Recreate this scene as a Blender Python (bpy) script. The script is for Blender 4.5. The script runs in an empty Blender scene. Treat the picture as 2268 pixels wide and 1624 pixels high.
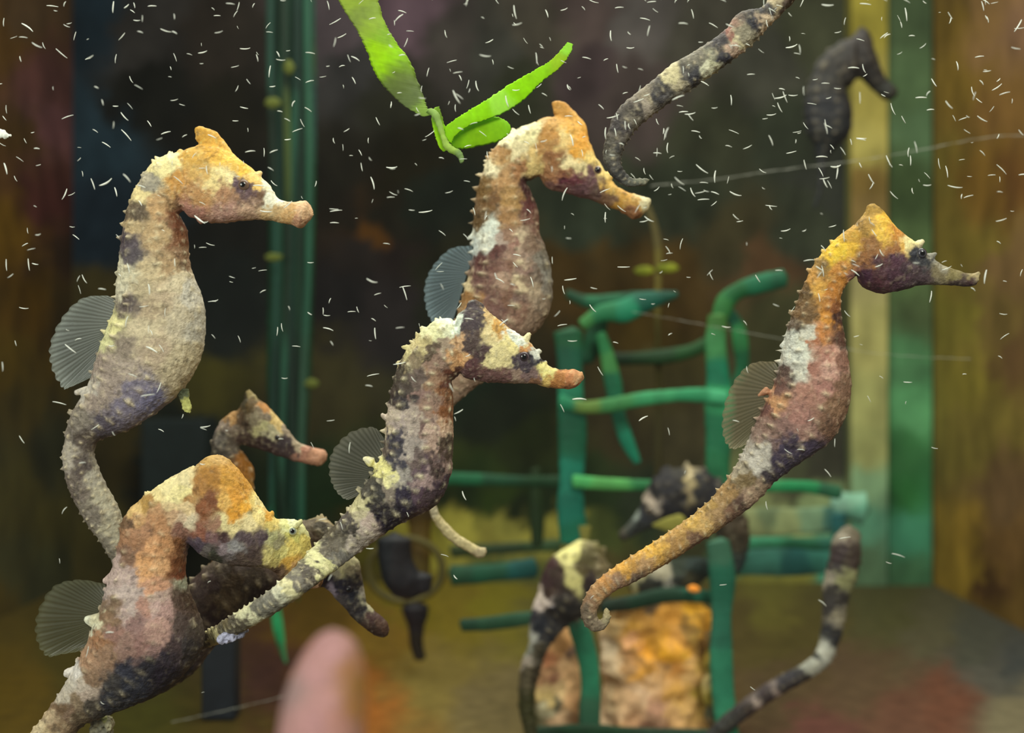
import bpy, math, random
import numpy as np
from mathutils import Vector

# ------------------------------------------------------------------ camera, world, light, exposure
S = bpy.context.scene
COL = S.collection
FP = 2800.0            # focal length in pixels of the 2268 px wide frame
CX, CY = 1134.0, 812.0
CAMZ = 0.205           # lens height above the tank floor (metres)
cam_d = bpy.data.cameras.new('camera')
cam = bpy.data.objects.new('camera', cam_d); COL.objects.link(cam)
cam_d.sensor_width = 36.0; cam_d.lens = FP / 2268 * 36
cam_d.clip_start = 0.01; cam_d.clip_end = 20
cam.location = (0, 0, CAMZ); cam.rotation_euler = (math.pi / 2, 0, 0)
cam_d.dof.use_dof = True; cam_d.dof.focus_distance = 0.405; cam_d.dof.aperture_fstop = 8.5
S.camera = cam
S.view_settings.view_transform = 'Standard'; S.view_settings.look = 'None'
S.view_settings.gamma = 1.0; S.view_settings.use_curve_mapping = False
S.view_settings.exposure = -0.38
S.cycles.max_bounces = 6; S.cycles.transparent_max_bounces = 24
W = bpy.data.worlds.new('room'); S.world = W; W.use_nodes = True
W.node_tree.nodes['Background'].inputs[0].default_value = (0.93, 0.97, 1.0, 1)
W.node_tree.nodes['Background'].inputs[1].default_value = 0.09

def area(name, loc, target, sx, sy, power, col):
    l = bpy.data.lights.new(name, 'AREA'); l.shape = 'RECTANGLE'; l.size = sx; l.size_y = sy
    l.energy = power; l.color = col
    o = bpy.data.objects.new(name, l); COL.objects.link(o); o.location = loc
    o.rotation_euler = (Vector(target) - Vector(loc)).to_track_quat('-Z', 'Y').to_euler()
    return o
area('tank_hood_light', (0.0, 0.68, 0.66), (0, 0.70, 0.0), 0.7, 0.6, 8.5, (1.0, 0.97, 0.86))
area('room_light', (0.35, -0.45, 0.95), (0, 0.5, 0.2), 0.4, 0.4, 19.0, (1.0, 0.97, 0.92))
area('fill_light_low', (-0.75, -0.5, 0.42), (0, 0.55, 0.15), 0.4, 0.5, 12.0, (1.0, 0.98, 0.95))  # added fill for bellies and the right wall, not a real room lamp

# ------------------------------------------------------------------ helpers
def lin(c):
    c = np.asarray(c, float) / 255.0
    return np.where(c <= 0.04045, c / 12.92, ((c + 0.055) / 1.055) ** 2.4)

def P(px, py, d):
    return Vector(((px - CX) / FP * d, d, CAMZ - (py - CY) / FP * d))

def _h(i, j, k, seed):
    n = (i * 374761393 + j * 668265263 + k * 2147483647 + seed * 1274126177) & 0xffffffff
    n = ((n ^ (n >> 13)) * 1274126177) & 0xffffffff
    return ((n ^ (n >> 16)) & 0xffff) / 32767.5 - 1.0

def vn(p, seed=0):                      # value noise, p (N,3) -> (N,)
    f = np.floor(p).astype(np.int64); t = p - f; t = t * t * (3 - 2 * t)
    r = 0
    for a in (0, 1):
        wa = t[:, 0] if a else 1 - t[:, 0]
        for b in (0, 1):
            wb = t[:, 1] if b else 1 - t[:, 1]
            for c in (0, 1):
                wc = t[:, 2] if c else 1 - t[:, 2]
                r = r + wa * wb * wc * _h(f[:, 0] + a, f[:, 1] + b, f[:, 2] + c, seed)
    return r

def fbm(p, seed=0, o=3):
    r = 0; a = 1.0
    for i in range(o):
        r = r + a * vn(p * 2 ** i, seed + i * 7); a *= 0.5
    return r

def pts_of(s):                          # "x y rrggbb, x y rrggbb" -> positions and colours
    P_, C_ = [], []
    for t in s.replace('\n', ' ').split(','):
        q = t.split()
        if len(q) < 3: continue
        P_.append((float(q[0]), float(q[1])))
        C_.append([int(q[2][i:i + 2], 16) for i in (0, 2, 4)])
    return np.array(P_), lin(np.array(C_))

def field(q, depth, spec, warp=12.0, scale=26.0, p=6.0, seed=3, vary=0.12):
    """skin or paint colour, painted shade included, of points q (N,2): patches grown from sample spots, edges broken up by noise"""
    X, C_ = pts_of(spec)
    g = np.column_stack([q[:, 0], q[:, 1], depth])
    w = np.column_stack([fbm(g / scale, seed, 3), fbm(g / scale, seed + 50, 3)]) * warp
    w += np.column_stack([fbm(g / 8.0, seed + 80, 2), fbm(g / 8.0, seed + 90, 2)]) * warp * 0.45
    qq = q + w
    out = np.zeros((len(q), 3)); 
    for i in range(0, len(q), 40000):
        d2 = ((qq[i:i + 40000, None, :] - X[None]) ** 2).sum(2) + 6.0
        ww = d2 ** (-p / 2); ww /= ww.sum(1, keepdims=True)
        out[i:i + 40000] = ww @ C_
    v = 1 + vary * fbm(g / 5.0, seed + 9, 2)
    return np.clip(out * v[:, None], 0, 1)

def set_col(me, c):
    a = me.color_attributes.new('Col', 'FLOAT_COLOR', 'POINT')
    a.data.foreach_set('color', np.column_stack([c, np.ones(len(c))]).astype(np.float32).ravel())

def mesh_of(name, v, f, smooth=True):
    me = bpy.data.meshes.new(name); me.from_pydata([tuple(map(float, x)) for x in v], [], f)
    me.update()
    if smooth: me.polygons.foreach_set('use_smooth', [True] * len(me.polygons))
    return me

def link(name, me, m, parent=None):
    o = bpy.data.objects.new(name, me); COL.objects.link(o)
    if m: me.materials.clear(); me.materials.append(m)
    if parent: o.parent = parent
    return o

def tag(o, label=None, cat=None, group=None, kind=None):
    if label: o['label'] = label
    if cat: o['category'] = cat
    if group: o['group'] = group
    if kind: o['kind'] = kind
    return o

def empty(name, loc):
    e = bpy.data.objects.new(name, None); COL.objects.link(e); e.location = loc; e.empty_display_size = 0.01
    return e

# ------------------------------------------------------------------ materials
def mat(name, color=None, rough=0.55, spec=0.3, bump=0.0, bscale=900, attr=False, var=0.0, vscale=300, stretch=(1, 1, 1), transl=0.0, alpha=1.0, sss=0.0):
    m = bpy.data.materials.new(name); m.use_nodes = True
    n = m.node_tree.nodes; L = m.node_tree.links
    b = n['Principled BSDF']
    b.inputs['Roughness'].default_value = rough
    b.inputs['Specular IOR Level'].default_value = spec
    tc = n.new('ShaderNodeTexCoord'); mp = n.new('ShaderNodeMapping'); mp.inputs['Scale'].default_value = stretch
    L.new(tc.outputs['Object'], mp.inputs['Vector'])
    if attr:
        a = n.new('ShaderNodeAttribute'); a.attribute_name = 'Col'; src = a.outputs['Color']
    else:
        rgb = n.new('ShaderNodeRGB'); rgb.outputs[0].default_value = (*lin(color), 1); src = rgb.outputs[0]
    if var > 0:
        t = n.new('ShaderNodeTexNoise'); t.inputs['Scale'].default_value = vscale; t.inputs['Detail'].default_value = 4
        L.new(mp.outputs[0], t.inputs['Vector'])
        r = n.new('ShaderNodeMapRange'); r.inputs['From Min'].default_value = 0.25; r.inputs['From Max'].default_value = 0.75
        r.inputs['To Min'].default_value = 1 - var; r.inputs['To Max'].default_value = 1 + var
        L.new(t.outputs['Fac'], r.inputs['Value'])
        hs = n.new('ShaderNodeHueSaturation'); L.new(r.outputs[0], hs.inputs['Value']); L.new(src, hs.inputs['Color'])
        src = hs.outputs['Color']
    L.new(src, b.inputs['Base Color'])
    if bump > 0:
        t = n.new('ShaderNodeTexNoise'); t.inputs['Scale'].default_value = bscale; t.inputs['Detail'].default_value = 3
        L.new(mp.outputs[0], t.inputs['Vector'])
        bp = n.new('ShaderNodeBump'); bp.inputs['Strength'].default_value = bump; bp.inputs['Distance'].default_value = 0.001
        L.new(t.outputs['Fac'], bp.inputs['Height']); L.new(bp.outputs[0], b.inputs['Normal'])
    if transl > 0:
        tr = n.new('ShaderNodeBsdfTranslucent'); L.new(src, tr.inputs['Color'])
        mx = n.new('ShaderNodeMixShader'); mx.inputs[0].default_value = transl
        L.new(b.outputs[0], mx.inputs[1]); L.new(tr.outputs[0], mx.inputs[2])
        L.new(mx.outputs[0], n['Material Output'].inputs['Surface'])
    if alpha < 1: b.inputs['Alpha'].default_value = alpha
    return m

M_SKIN = mat('seahorse_skin', attr=True, rough=0.58, spec=0.22, bump=0.4, bscale=1500, var=0.2, vscale=900)
M_PAINT = mat('mottled_wall', attr=True, rough=0.9, spec=0.04, var=0.42, vscale=34, stretch=(1, 1, 0.6), bump=0.1, bscale=200)
M_RIBBON = mat('ribbon_strand', attr=True, rough=0.6, spec=0.15, var=0.6, vscale=160, stretch=(1.6, 1, 0.07))
M_FLOOR = mat('tank_floor_silt_shadow', attr=True, rough=0.9, spec=0.05, var=0.22, vscale=90, bump=0.5, bscale=400)
M_ROCK = mat('rock_skin', attr=True, rough=0.7, spec=0.25, bump=0.5, bscale=500, var=0.15, vscale=500)
M_PLAST = mat('green_plastic', attr=True, rough=0.6, spec=0.2, var=0.22, vscale=90, bump=.2, bscale=250)
M_LEAF = mat('leaf', attr=True, rough=0.4, spec=0.08, var=0.12, vscale=500, transl=0.35)
M_SHRIMP = mat('shrimp', (250, 252, 244), rough=0.4, transl=0.25)
M_EYE = mat('eye', attr=True, rough=0.15, spec=0.6)

def fin_mat():
    m = bpy.data.materials.new('fin_membrane'); m.use_nodes = True
    n = m.node_tree.nodes; L = m.node_tree.links; b = n['Principled BSDF']
    b.inputs['Roughness'].default_value = 0.45
    a = n.new('ShaderNodeAttribute'); a.attribute_name = 'Col'
    L.new(a.outputs['Color'], b.inputs['Base Color'])
    uv = n.new('ShaderNodeUVMap')
    w = n.new('ShaderNodeTexWave'); w.inputs['Scale'].default_value = 10.5; w.inputs['Distortion'].default_value = 0.6
    L.new(uv.outputs[0], w.inputs['Vector'])
    r = n.new('ShaderNodeMapRange'); r.inputs['To Min'].default_value = 0.24; r.inputs['To Max'].default_value = 0.60
    L.new(w.outputs['Fac'], r.inputs['Value'])
    L.new(r.outputs[0], b.inputs['Alpha'])
    return m
M_FIN = fin_mat()

def glass_mat():
    m = bpy.data.materials.new('tank_glass'); m.use_nodes = True
    n = m.node_tree.nodes; L = m.node_tree.links; n.remove(n['Principled BSDF'])
    t = n.new('ShaderNodeBsdfTransparent'); g = n.new('ShaderNodeBsdfGlossy'); g.inputs['Roughness'].default_value = 0.05
    t.inputs['Color'].default_value = (0.985, 1, 0.98, 1)
    fr = n.new('ShaderNodeFresnel'); fr.inputs['IOR'].default_value = 1.33
    mx = n.new('ShaderNodeMixShader'); L.new(fr.outputs[0], mx.inputs[0]); L.new(t.outputs[0], mx.inputs[1]); L.new(g.outputs[0], mx.inputs[2])
    df = n.new('ShaderNodeBsdfDiffuse'); df.inputs['Color'].default_value = (0.8, 0.85, 0.75, 1)
    tc = n.new('ShaderNodeTexCoord'); ns = n.new('ShaderNodeTexNoise'); ns.inputs['Scale'].default_value = 14; ns.inputs['Detail'].default_value = 5
    L.new(tc.outputs['Object'], ns.inputs['Vector'])
    r = n.new('ShaderNodeMapRange'); r.inputs['From Min'].default_value = 0.4; r.inputs['From Max'].default_value = 0.8
    r.inputs['To Min'].default_value = 0.0004; r.inputs['To Max'].default_value = 0.005; L.new(ns.outputs['Fac'], r.inputs['Value'])
    m2 = n.new('ShaderNodeMixShader'); L.new(r.outputs[0], m2.inputs[0]); L.new(mx.outputs[0], m2.inputs[1]); L.new(df.outputs[0], m2.inputs[2])
    L.new(m2.outputs[0], n['Material Output'].inputs['Surface'])
    return m
M_GLASS = glass_mat()

# ------------------------------------------------------------------ the tank
XL, XR, YF, YB, ZT = -0.417, 0.397, 0.30, 1.20, 0.62

BACK = """200 50 16222a,200 300 1c2a32,235 500 18222a,300 80 2a2826,330 200 12120e,250 700 322c16,260 1000 2d260f,360 1050 101816,
200 900 302c18,500 100 241f1a,500 250 15130c,560 450 12120f,500 700 121614,460 850 3a3612,420 950 151a14,560 1200 122010,750 60 3e363a,780 150 292828,860 200 1a1a12,
750 400 16140e,820 510 3c260c,770 480 18140e,870 480 16140e,800 560 1a1614,860 560 1c1614,760 650 161414,850 700 1c1818,700 850 2d2914,900 40 4c3c44,1000 100 302c29,1100 120 2e2e29,1200 80 38342c,1300 60 403634,1400 60 44403e,
1150 200 24261b,900 350 15130a,960 450 121610,1300 150 32292a,1400 200 38302e,1550 100 34322b,1700 150 31312a,1820 100 363829,1600 300 2a2c20,1500 450 24281e,
1300 500 242a20,1750 300 25291f,1830 400 282a24,1780 500 2c3024,1650 540 302c1c,1500 600 3a2c14,1350 600 322712,1250 640 33260f,1700 600 443220,1400 700 33280e,1450 850 35301a,
1400 950 2b2615,1500 980 332e1c,1750 700 32321e,1800 900 323226,1820 1030 36352a,1100 900 14190f,1150 1000 1a200c,1050 1090 1b280f,1100 1115 25330f,
1030 1160 8a8438,1150 1170 86823c,900 1160 76702a,1225 1160 8f893c,1100 1205 7d7634,1100 1235 46502c,1200 1260 50562c,700 1100 14220f,640 1300 22220e,560 1250 28200a,
470 1250 18180e,250 1250 3a3416,200 1400 3c3414,1750 1090 454833,1700 1130 7a8257,1800 1140 7b8b60,1650 1150 70744a,1750 1170 83915f,1750 1215 2f7a5c,1650 1230 357f66,1800 1230 37826b,
1750 1280 6d6a2e,1650 1290 6a672c,1500 1250 30301c,1350 1250 403a1e,850 1290 3a3414,1000 1330 5e5018,850 1100 1a1e10,950 1105 141c0c,1050 1118 16200e,1150 1112 18220e,1220 1110 16220e,800 1160 2a2810,820 1230 3c3812,740 1200 1c2012,700 1250 261e0a,760 1300 3a2c0e,1300 1100 1a2812,1400 1120 20281a,1330 1180 3c4420,1000 700 16180f,1000 600 18180e,1180 760 221c0c,1060 840 10180e"""
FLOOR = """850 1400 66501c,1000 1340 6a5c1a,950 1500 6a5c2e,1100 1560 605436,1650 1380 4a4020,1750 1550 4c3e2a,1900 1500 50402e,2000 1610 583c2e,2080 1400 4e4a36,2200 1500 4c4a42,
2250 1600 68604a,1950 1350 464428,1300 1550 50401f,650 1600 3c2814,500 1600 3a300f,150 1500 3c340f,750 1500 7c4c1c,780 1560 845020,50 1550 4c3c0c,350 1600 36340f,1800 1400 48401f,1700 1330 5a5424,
900 1330 5c5414,1100 1330 6c6418,1200 1350 5a5424,600 1500 34201a,700 1350 4a3810,350 1450 2a260f,2150 1420 44443a,2240 1480 3c3e3c,1800 1620 583830,2100 1560 5c3b2c,1450 1620 5a4428"""  # dark grey points along the right wall paint the shadow there
LEFT = """20 100 46300f,60 50 42321f,100 200 4b2e2a,120 280 553637,50 300 3c2a0f,30 500 523c0f,120 450 40231f,150 550 2c2016,60 700 46320a,50 900 3c320f,140 700 322814,60 1100 403a14,100 1300 3a3a20,40 1400 46390e,120 1000 2a2a16,20 800 4a3a0c"""
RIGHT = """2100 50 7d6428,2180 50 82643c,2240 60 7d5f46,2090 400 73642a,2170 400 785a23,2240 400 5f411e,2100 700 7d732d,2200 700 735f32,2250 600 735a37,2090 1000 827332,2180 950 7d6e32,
2240 1100 6e5537,2090 1180 96782d,2140 1280 a08232,2190 1290 553c23,2235 1360 6e5528,2220 1200 785a32,2130 550 7a6a2c,2150 850 83762f,2230 800 6a5030,2120 200 80672a,2200 250 74562c"""  # blurred reflections on this wall are put into its colours

def sheet(name, corner, eu, ev, nu, nv, spec, m, warp=30, scale=60, kind='structure', thick=None, seed=3, p=4.0, col=None):
    """a flat slab with painted mottling (floor and right wall: shadow and reflections too); corner + u*eu + v*ev"""
    v = []; f = []
    corner, eu, ev = map(np.array, (corner, eu, ev))
    for j in range(nv + 1):
        for i in range(nu + 1): v.append(corner + eu * i / nu + ev * j / nv)
    for j in range(nv):
        for i in range(nu):
            a = j * (nu + 1) + i; f.append((a, a + 1, a + nu + 2, a + nu + 1))
    v = np.array(v)
    n = np.cross(eu, ev); n = n / np.linalg.norm(n) * (thick or 0.006); k = len(v)
    v = np.vstack([v, [corner - n, corner + eu - n, corner + eu + ev - n, corner + ev - n]])
    c0, c1, c2, c3 = 0, nu, (nu + 1) * (nv + 1) - 1, nv * (nu + 1)
    f += [(k + 3, k + 2, k + 1, k), (c0, k, k + 1) + tuple(range(c1, c0, -1)) , (k + 2, k + 3) + tuple(range(c3, c2 + 1)),]
    f += [tuple(range(c0, c3 + 1, nu + 1)) + (k + 3, k), tuple(range(c2, c1 - 1, -(nu + 1))) + (k + 1, k + 2)]
    me = mesh_of(name, v, f, False)
    d = np.maximum(v[:, 1], 0.3)
    q = np.column_stack([v[:, 0] * FP / d + CX, CY - (v[:, 2] - CAMZ) * FP / d])
    set_col(me, field(q, v[:, 1] * 1000, spec, warp, scale, p, seed, 0.08))
    o = link(name, me, m); tag(o, kind=kind)
    return o

sheet('wall_back', (XL, YB, 0), (XR - XL, 0, 0), (0, 0, ZT), 190, 150, BACK, M_PAINT, p=6.5, warp=26)
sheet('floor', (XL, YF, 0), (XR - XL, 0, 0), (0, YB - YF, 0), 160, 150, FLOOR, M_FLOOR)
sheet('wall_left', (XL, YF, 0), (0, YB - YF, 0), (0, 0, ZT), 150, 130, LEFT, M_PAINT, seed=8)
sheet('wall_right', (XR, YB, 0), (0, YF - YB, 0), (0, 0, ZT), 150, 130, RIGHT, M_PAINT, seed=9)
POST = """1930 50 877d32,1930 200 8c8241,1920 330 8f8648,1920 400 6e5a2d,1930 470 735f37,1930 600 8d865a,1930 750 96915a,1925 900 96965f,1930 1000 94965f,1920 1080 7a9a74,1920 1150 508268,1900 1250 4a6248"""
GREEN = """2010 50 3c4b32,2000 200 465a3c,2010 400 37462a,2000 600 50643e,2010 800 46704b,2030 900 559060,1990 1000 34683a,2000 1100 28602f,2010 1170 408264,2000 1280 3c6042,2045 700 4b5a3a,2045 300 465c40"""
def strip(name, x0, x1, y1, d, th, spec, seed):
    a = P(x0, y1, d); b = P(x1, y1, d)
    o = sheet(name, (a.x, d, max(a.z, 0.0)), (b.x - a.x, 0, 0), (0, 0, ZT - max(a.z, 0.0)), 14, 150, spec, M_PAINT, 14, 40, thick=th, seed=seed)
    return o
strip('trim_1', 1886, 1966, 1298, 1.178, 0.02, POST, 4)
strip('trim_2', 1968, 2064, 1300, 1.185, 0.013, GREEN, 5)

def box(name, x0, x1, y0, y1, z0, z1, m, parent=None, color=None, bevel=0.0):
    v = [(x, y, z) for x in (x0, x1) for y in (y0, y1) for z in (z0, z1)]
    f = [(0, 1, 3, 2), (4, 6, 7, 5), (0, 4, 5, 1), (2, 3, 7, 6), (0, 2, 6, 4), (1, 5, 7, 3)]
    me = mesh_of(name, v, f, False)
    if color is not None: set_col(me, np.tile(lin(color), (8, 1)))
    return link(name, me, m, parent)
g = box('window_1', XL - 0.006, XR + 0.006, 0.292, 0.298, -0.006, ZT, M_GLASS); tag(g, kind='structure')

# ------------------------------------------------------------------ organic builder
def catmull(a, n):
    a = np.asarray(a, float); m = len(a)
    t = np.linspace(0, m - 1, n); i = np.clip(t.astype(int), 0, m - 2); u = (t - i)[:, None]
    p0 = a[np.clip(i - 1, 0, m - 1)]; p1 = a[i]; p2 = a[i + 1]; p3 = a[np.clip(i + 2, 0, m - 1)]
    return 0.5 * (2 * p1 + (p2 - p0) * u + (2 * p0 - 5 * p1 + 4 * p2 - p3) * u ** 2 + (3 * p1 - p0 - 3 * p2 + p3) * u ** 3)

def stations(pairs, d, k):
    """pairs: (bx,by,fx,fy[,k[,dd]]) in frame pixels at depth d -> dense (bx,by,fx,fy,k,dd)"""
    r = []
    for q in pairs:
        q = list(q); kk = q[4] if len(q) > 4 else k; dd = q[5] if len(q) > 5 else 0.0
        s = 1 + dd / d
        r.append([CX + (q[0] - CX) * s, CY + (q[1] - CY) * s, CX + (q[2] - CX) * s, CY + (q[3] - CY) * s, kk, dd * FP / d])
    r = np.array(r)
    c = (r[:, :2] + r[:, 2:4]) / 2
    L = np.linalg.norm(np.diff(c, axis=0), axis=1).sum()
    return catmull(r, max(6, int(L / 5)))

def loft(st, nseg=28, sq=0.9, flip=False):
    v = []; f = []
    for b in st:
        c = (b[:2] + b[2:4]) / 2; h = (b[2:4] - b[:2]) / 2; r = np.linalg.norm(h)
        for j in range(nseg):
            t = 2 * math.pi * j / nseg
            ct = math.copysign(abs(math.cos(t)) ** sq, math.cos(t)); s_ = math.copysign(abs(math.sin(t)) ** sq, math.sin(t))
            v.append((c[0] + h[0] * ct, b[5] + b[4] * r * s_, -(c[1] + h[1] * ct)))
    n = len(st)
    for i in range(n - 1):
        for j in range(nseg):
            a = i * nseg + j; b_ = i * nseg + (j + 1) % nseg
            f.append((a, b_, b_ + nseg, a + nseg))
    for e in (0, n - 1):
        b = st[e]; c = (b[:2] + b[2:4]) / 2; r = np.linalg.norm(b[2:4] - b[:2]) / 2
        o = st[1 if e == 0 else n - 2]; dr = c - (o[:2] + o[2:4]) / 2; L = np.linalg.norm(dr) or 1
        k = len(v); v.append((c[0] + dr[0] / L * r * 0.45, b[5], -(c[1] + dr[1] / L * r * 0.45)))
        for j in range(nseg):
            a = e * nseg + j; b_ = e * nseg + (j + 1) % nseg
            f.append((a, k, b_) if e == 0 else (a, b_, k))
    return v, f

def fuse(parts, vox, smooth=2):
    V = []; F = []
    for v, f in parts:
        k = len(V); V += v; F += [tuple(i + k for i in q) for q in f]
    me = mesh_of('tmp', V, F)
    o = bpy.data.objects.new('tmp', me); COL.objects.link(o)
    m = o.modifiers.new('r', 'REMESH'); m.mode = 'VOXEL'; m.voxel_size = vox; m.adaptivity = 0
    s = o.modifiers.new('s', 'SMOOTH'); s.iterations = smooth; s.factor = 0.5
    dg = bpy.context.evaluated_depsgraph_get(); dg.update()
    r = bpy.data.meshes.new_from_object(o.evaluated_get(dg))
    bpy.data.objects.remove(o); bpy.data.meshes.remove(me)
    return r

def get(me, what='co'):
    a = np.zeros(len(me.vertices) * 3, np.float32)
    if what == 'co': me.vertices.foreach_get('co', a)
    else: me.vertex_normals.foreach_get('vector', a)
    return a.reshape(-1, 3).astype(float)

def to_world(v, d):
    s = d / FP
    return np.column_stack([(v[:, 0] - CX) * s, d + v[:, 1] * s, CAMZ - (-v[:, 2] - CY) * s])

def organic(name, lofts, d, spec, vox=2.5, knob=0.0, gain=1.0, rough=1.6, rscale=12, warp=11, cscale=22, m=None, parent=None, origin=None,
            spine=None, heads=(), ring=2.0, tub=4.5, seed=1, tubcol='d8c8a4', tubmix=0.45, smooth=2, p=6.0, vary=0.14, sq=0.9):
    me = fuse([loft(s, sq=sq) for s in lofts], vox, smooth)
    v = get(me); n = get(me, 'n')
    disp = rough * fbm(v / rscale, seed, 3); tb = np.zeros(len(v))
    if spine is not None:
        sp = spine[::2] if len(spine) > 120 else spine
        c = (sp[:, :2] + sp[:, 2:4]) / 2; h = (sp[:, 2:4] - sp[:, :2]) / 2; r = np.linalg.norm(h, axis=1) + 1e-6
        seg = np.r_[0, np.linalg.norm(np.diff(c, axis=0), axis=1)]
        space = np.clip(0.26 * r + 9, 10, 30)
        ph = np.cumsum(seg / space)
        q = np.column_stack([v[:, 0], -v[:, 2]])
        idx = np.zeros(len(v), int); best = np.zeros(len(v)); 
        for i in range(0, len(v), 30000):
            dd = np.linalg.norm(q[i:i + 30000, None] - c[None], axis=2) / (r[None] + 4)
            idx[i:i + 30000] = dd.argmin(1); best[i:i + 30000] = dd.min(1)
        isb = np.ones(len(v), bool)
        for hs in heads:
            hc = (hs[:, :2] + hs[:, 2:4]) / 2; hr = np.linalg.norm(hs[:, 2:4] - hs[:, :2], axis=1) / 2 + 4
            for i in range(0, len(v), 30000):
                dd = (np.linalg.norm(q[i:i + 30000, None] - hc[None], axis=2) / hr[None]).min(1)
                isb[i:i + 30000] &= dd > best[i:i + 30000]
        # phase refined along the local spine direction
        tang = np.gradient(c, axis=0); tl = np.linalg.norm(tang, axis=1) + 1e-6
        off = ((q - c[idx]) * tang[idx]).sum(1) / tl[idx]
        phv = ph[idx] + np.clip(off / space[idx], -0.6, 0.6)
        fr = phv - np.floor(phv)
        rg = np.exp(-((fr - 0.5) / 0.17) ** 2)
        a = ((q - c[idx]) * h[idx]).sum(1) / r[idx]; y = v[:, 1] - sp[idx, 5]
        th = np.arctan2(y / np.maximum(sp[idx, 4], .2), a)
        nr = np.where(r[idx] > 34, 7, 4)
        lg = np.clip(np.cos(nr * (th - math.pi)), 0, 1) ** 3
        rnd = (_h(np.floor(phv).astype(np.int64), np.round(th * nr / 6.283).astype(np.int64), 3, seed) + 1) / 2
        sc = np.clip(r[idx] / 50, 0.35, 1.2)
        tb = rg * lg * (0.35 + 1.1 * rnd ** 2) * isb
        back = 1 + 0.8 * np.clip(-a / r[idx], 0, 1) ** 2
        tailw = np.clip((40 - r[idx]) / 20, 0, 1)
        disp += isb * (ring * sc * (rg - 0.4) * (0.38 + 0.62 * tailw)) + tub * sc * tb * back * np.clip(0.62 - 0.5 * a / r[idx], 0.25, 1)
    bmp = np.clip(vn(v / 7.5, seed + 31) - 0.42, 0, 1) + 0.7 * np.clip(vn(v / 4.6, seed + 33) - 0.5, 0, 1)
    disp += knob * 0.8 * bmp; tb = tb + knob * 0.2 * bmp
    v2 = v + n * disp[:, None]
    s = 1 + v[:, 1] / FP
    q = np.column_stack([CX + (v[:, 0] - CX) / s, CY + (-v[:, 2] - CY) / s])
    col = field(q, v[:, 1], spec, warp, cscale, p, seed, vary)
    mixv = np.clip(tb * tubmix * 1.6, 0, 0.75)[:, None]
    tc = lin([int(tubcol[i:i + 2], 16) for i in (0, 2, 4)])
    col = col * (1 - mixv) + tc * mixv
    if knob > 0:
        g3 = v / np.array([7.0, 7.0, 4.6]); fl = np.clip((fbm(g3, seed + 61, 2) - 0.38) * 2.0, 0, 1)[:, None] * tubmix * 0.9
        dk = np.clip((fbm(v / 10.0, seed + 67, 3) - 0.45) * 2.0, 0, 1)[:, None] * 0.42
        col = col * (1 - dk); col = col * (1 - fl) + np.minimum(tc, col * 1.7 + 0.08) * fl
    col = np.clip(col * gain, 0, 0.95)
    w = to_world(v2, d)
    if origin is not None: w = w - np.array(origin)
    me.vertices.foreach_set('co', w.astype(np.float32).ravel()); me.update()
    me.polygons.foreach_set('use_smooth', [True] * len(me.polygons))
    set_col(me, col); me.name = name
    o = link(name, me, m or M_SKIN, parent)
    return o, v2

def eye(v, px, py, r, d, parent, origin, iris='2a2224', rim='9a8a70'):
    """two low domes, one on each flank of the head"""
    near = np.linalg.norm(np.column_stack([v[:, 0] - px, -v[:, 2] - py]), axis=1) < max(8, r * 0.7)
    if not near.any(): return
    for sgn in (-1, 1):
        y = v[near, 1].min() if sgn < 0 else v[near, 1].max()
        vv = []; ff = []; cc = []; N = 20; R = 8
        for i in range(R + 1):
            a = math.pi / 2 * i / R
            for j in range(N):
                t = 2 * math.pi * j / N
                vv.append((px + r * math.sin(a) * math.cos(t), y - sgn * r * .45 + sgn * r * 0.8 * math.cos(a), -(py + r * math.sin(a) * math.sin(t))))
                rr = math.sin(a)
                cc.append(lin([12, 10, 10]) if rr < 0.42 else lin([int(iris[k:k + 2], 16) for k in (0, 2, 4)]) if rr < 0.72 else lin([int(rim[k:k + 2], 16) for k in (0, 2, 4)]))
        for i in range(R):
            for j in range(N): ff.append((i * N + j, i * N + (j + 1) % N, (i + 1) * N + (j + 1) % N, (i + 1) * N + j))
        me = mesh_of('eye', to_world(np.array(vv), d) - np.array(origin), ff); set_col(me, np.array(cc))
        link('eye', me, M_EYE, parent)

def fin(name, base, outer, d, parent, origin, color, wave=5.0, label=None):
    """translucent fan: rays run from the base line on the back to the scalloped rim"""
    NU, NV = 72, 14
    b = catmull(base, NU + 1); o = catmull(outer, NU + 1)
    v = []; uv = []; f = []
    for sgn in (0, 1):
        for j in range(NV + 1):
            t = j / NV
            for i in range(NU + 1):
                u = i / NU
                rim = 1 + 0.05 * abs(math.sin(u * math.pi * 33 / 2)) * t
                x = b[i] + (o[i] - b[i]) * t * rim
                y = wave * math.sin(u * 9 + t * 2) * t + 1.3 * math.sin(u * math.pi * 34) * t * 0.4 + (sgn - 0.5) * 1.4
                v.append((x[0], y, -x[1])); uv.append((u, t))
    K = (NU + 1) * (NV + 1)
    for j in range(NV):
        for i in range(NU):
            a = j * (NU + 1) + i; q = (a, a + 1, a + NU + 2, a + NU + 1)
            f.append(q[::-1]); f.append(tuple(z + K for z in q))
    for i in range(NU):
        a = NV * (NU + 1) + i; f.append((a, a + 1, a + 1 + K, a + K))
    v = np.array(v)
    me = mesh_of(name, to_world(v, d) - np.array(origin), f)
    ul = me.uv_layers.new(name='UVMap'); li = np.zeros(len(me.loops), np.int32); me.loops.foreach_get('vertex_index', li)
    ul.data.foreach_set('uv', np.array(uv, np.float32)[li].ravel())
    c = np.tile(lin(color), (len(v), 1)) * (0.85 + 0.9 * np.array(uv)[:, 1:2] ** 6); set_col(me, np.clip(c, 0, 1))
    return link(name, me, M_FIN, parent)

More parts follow.
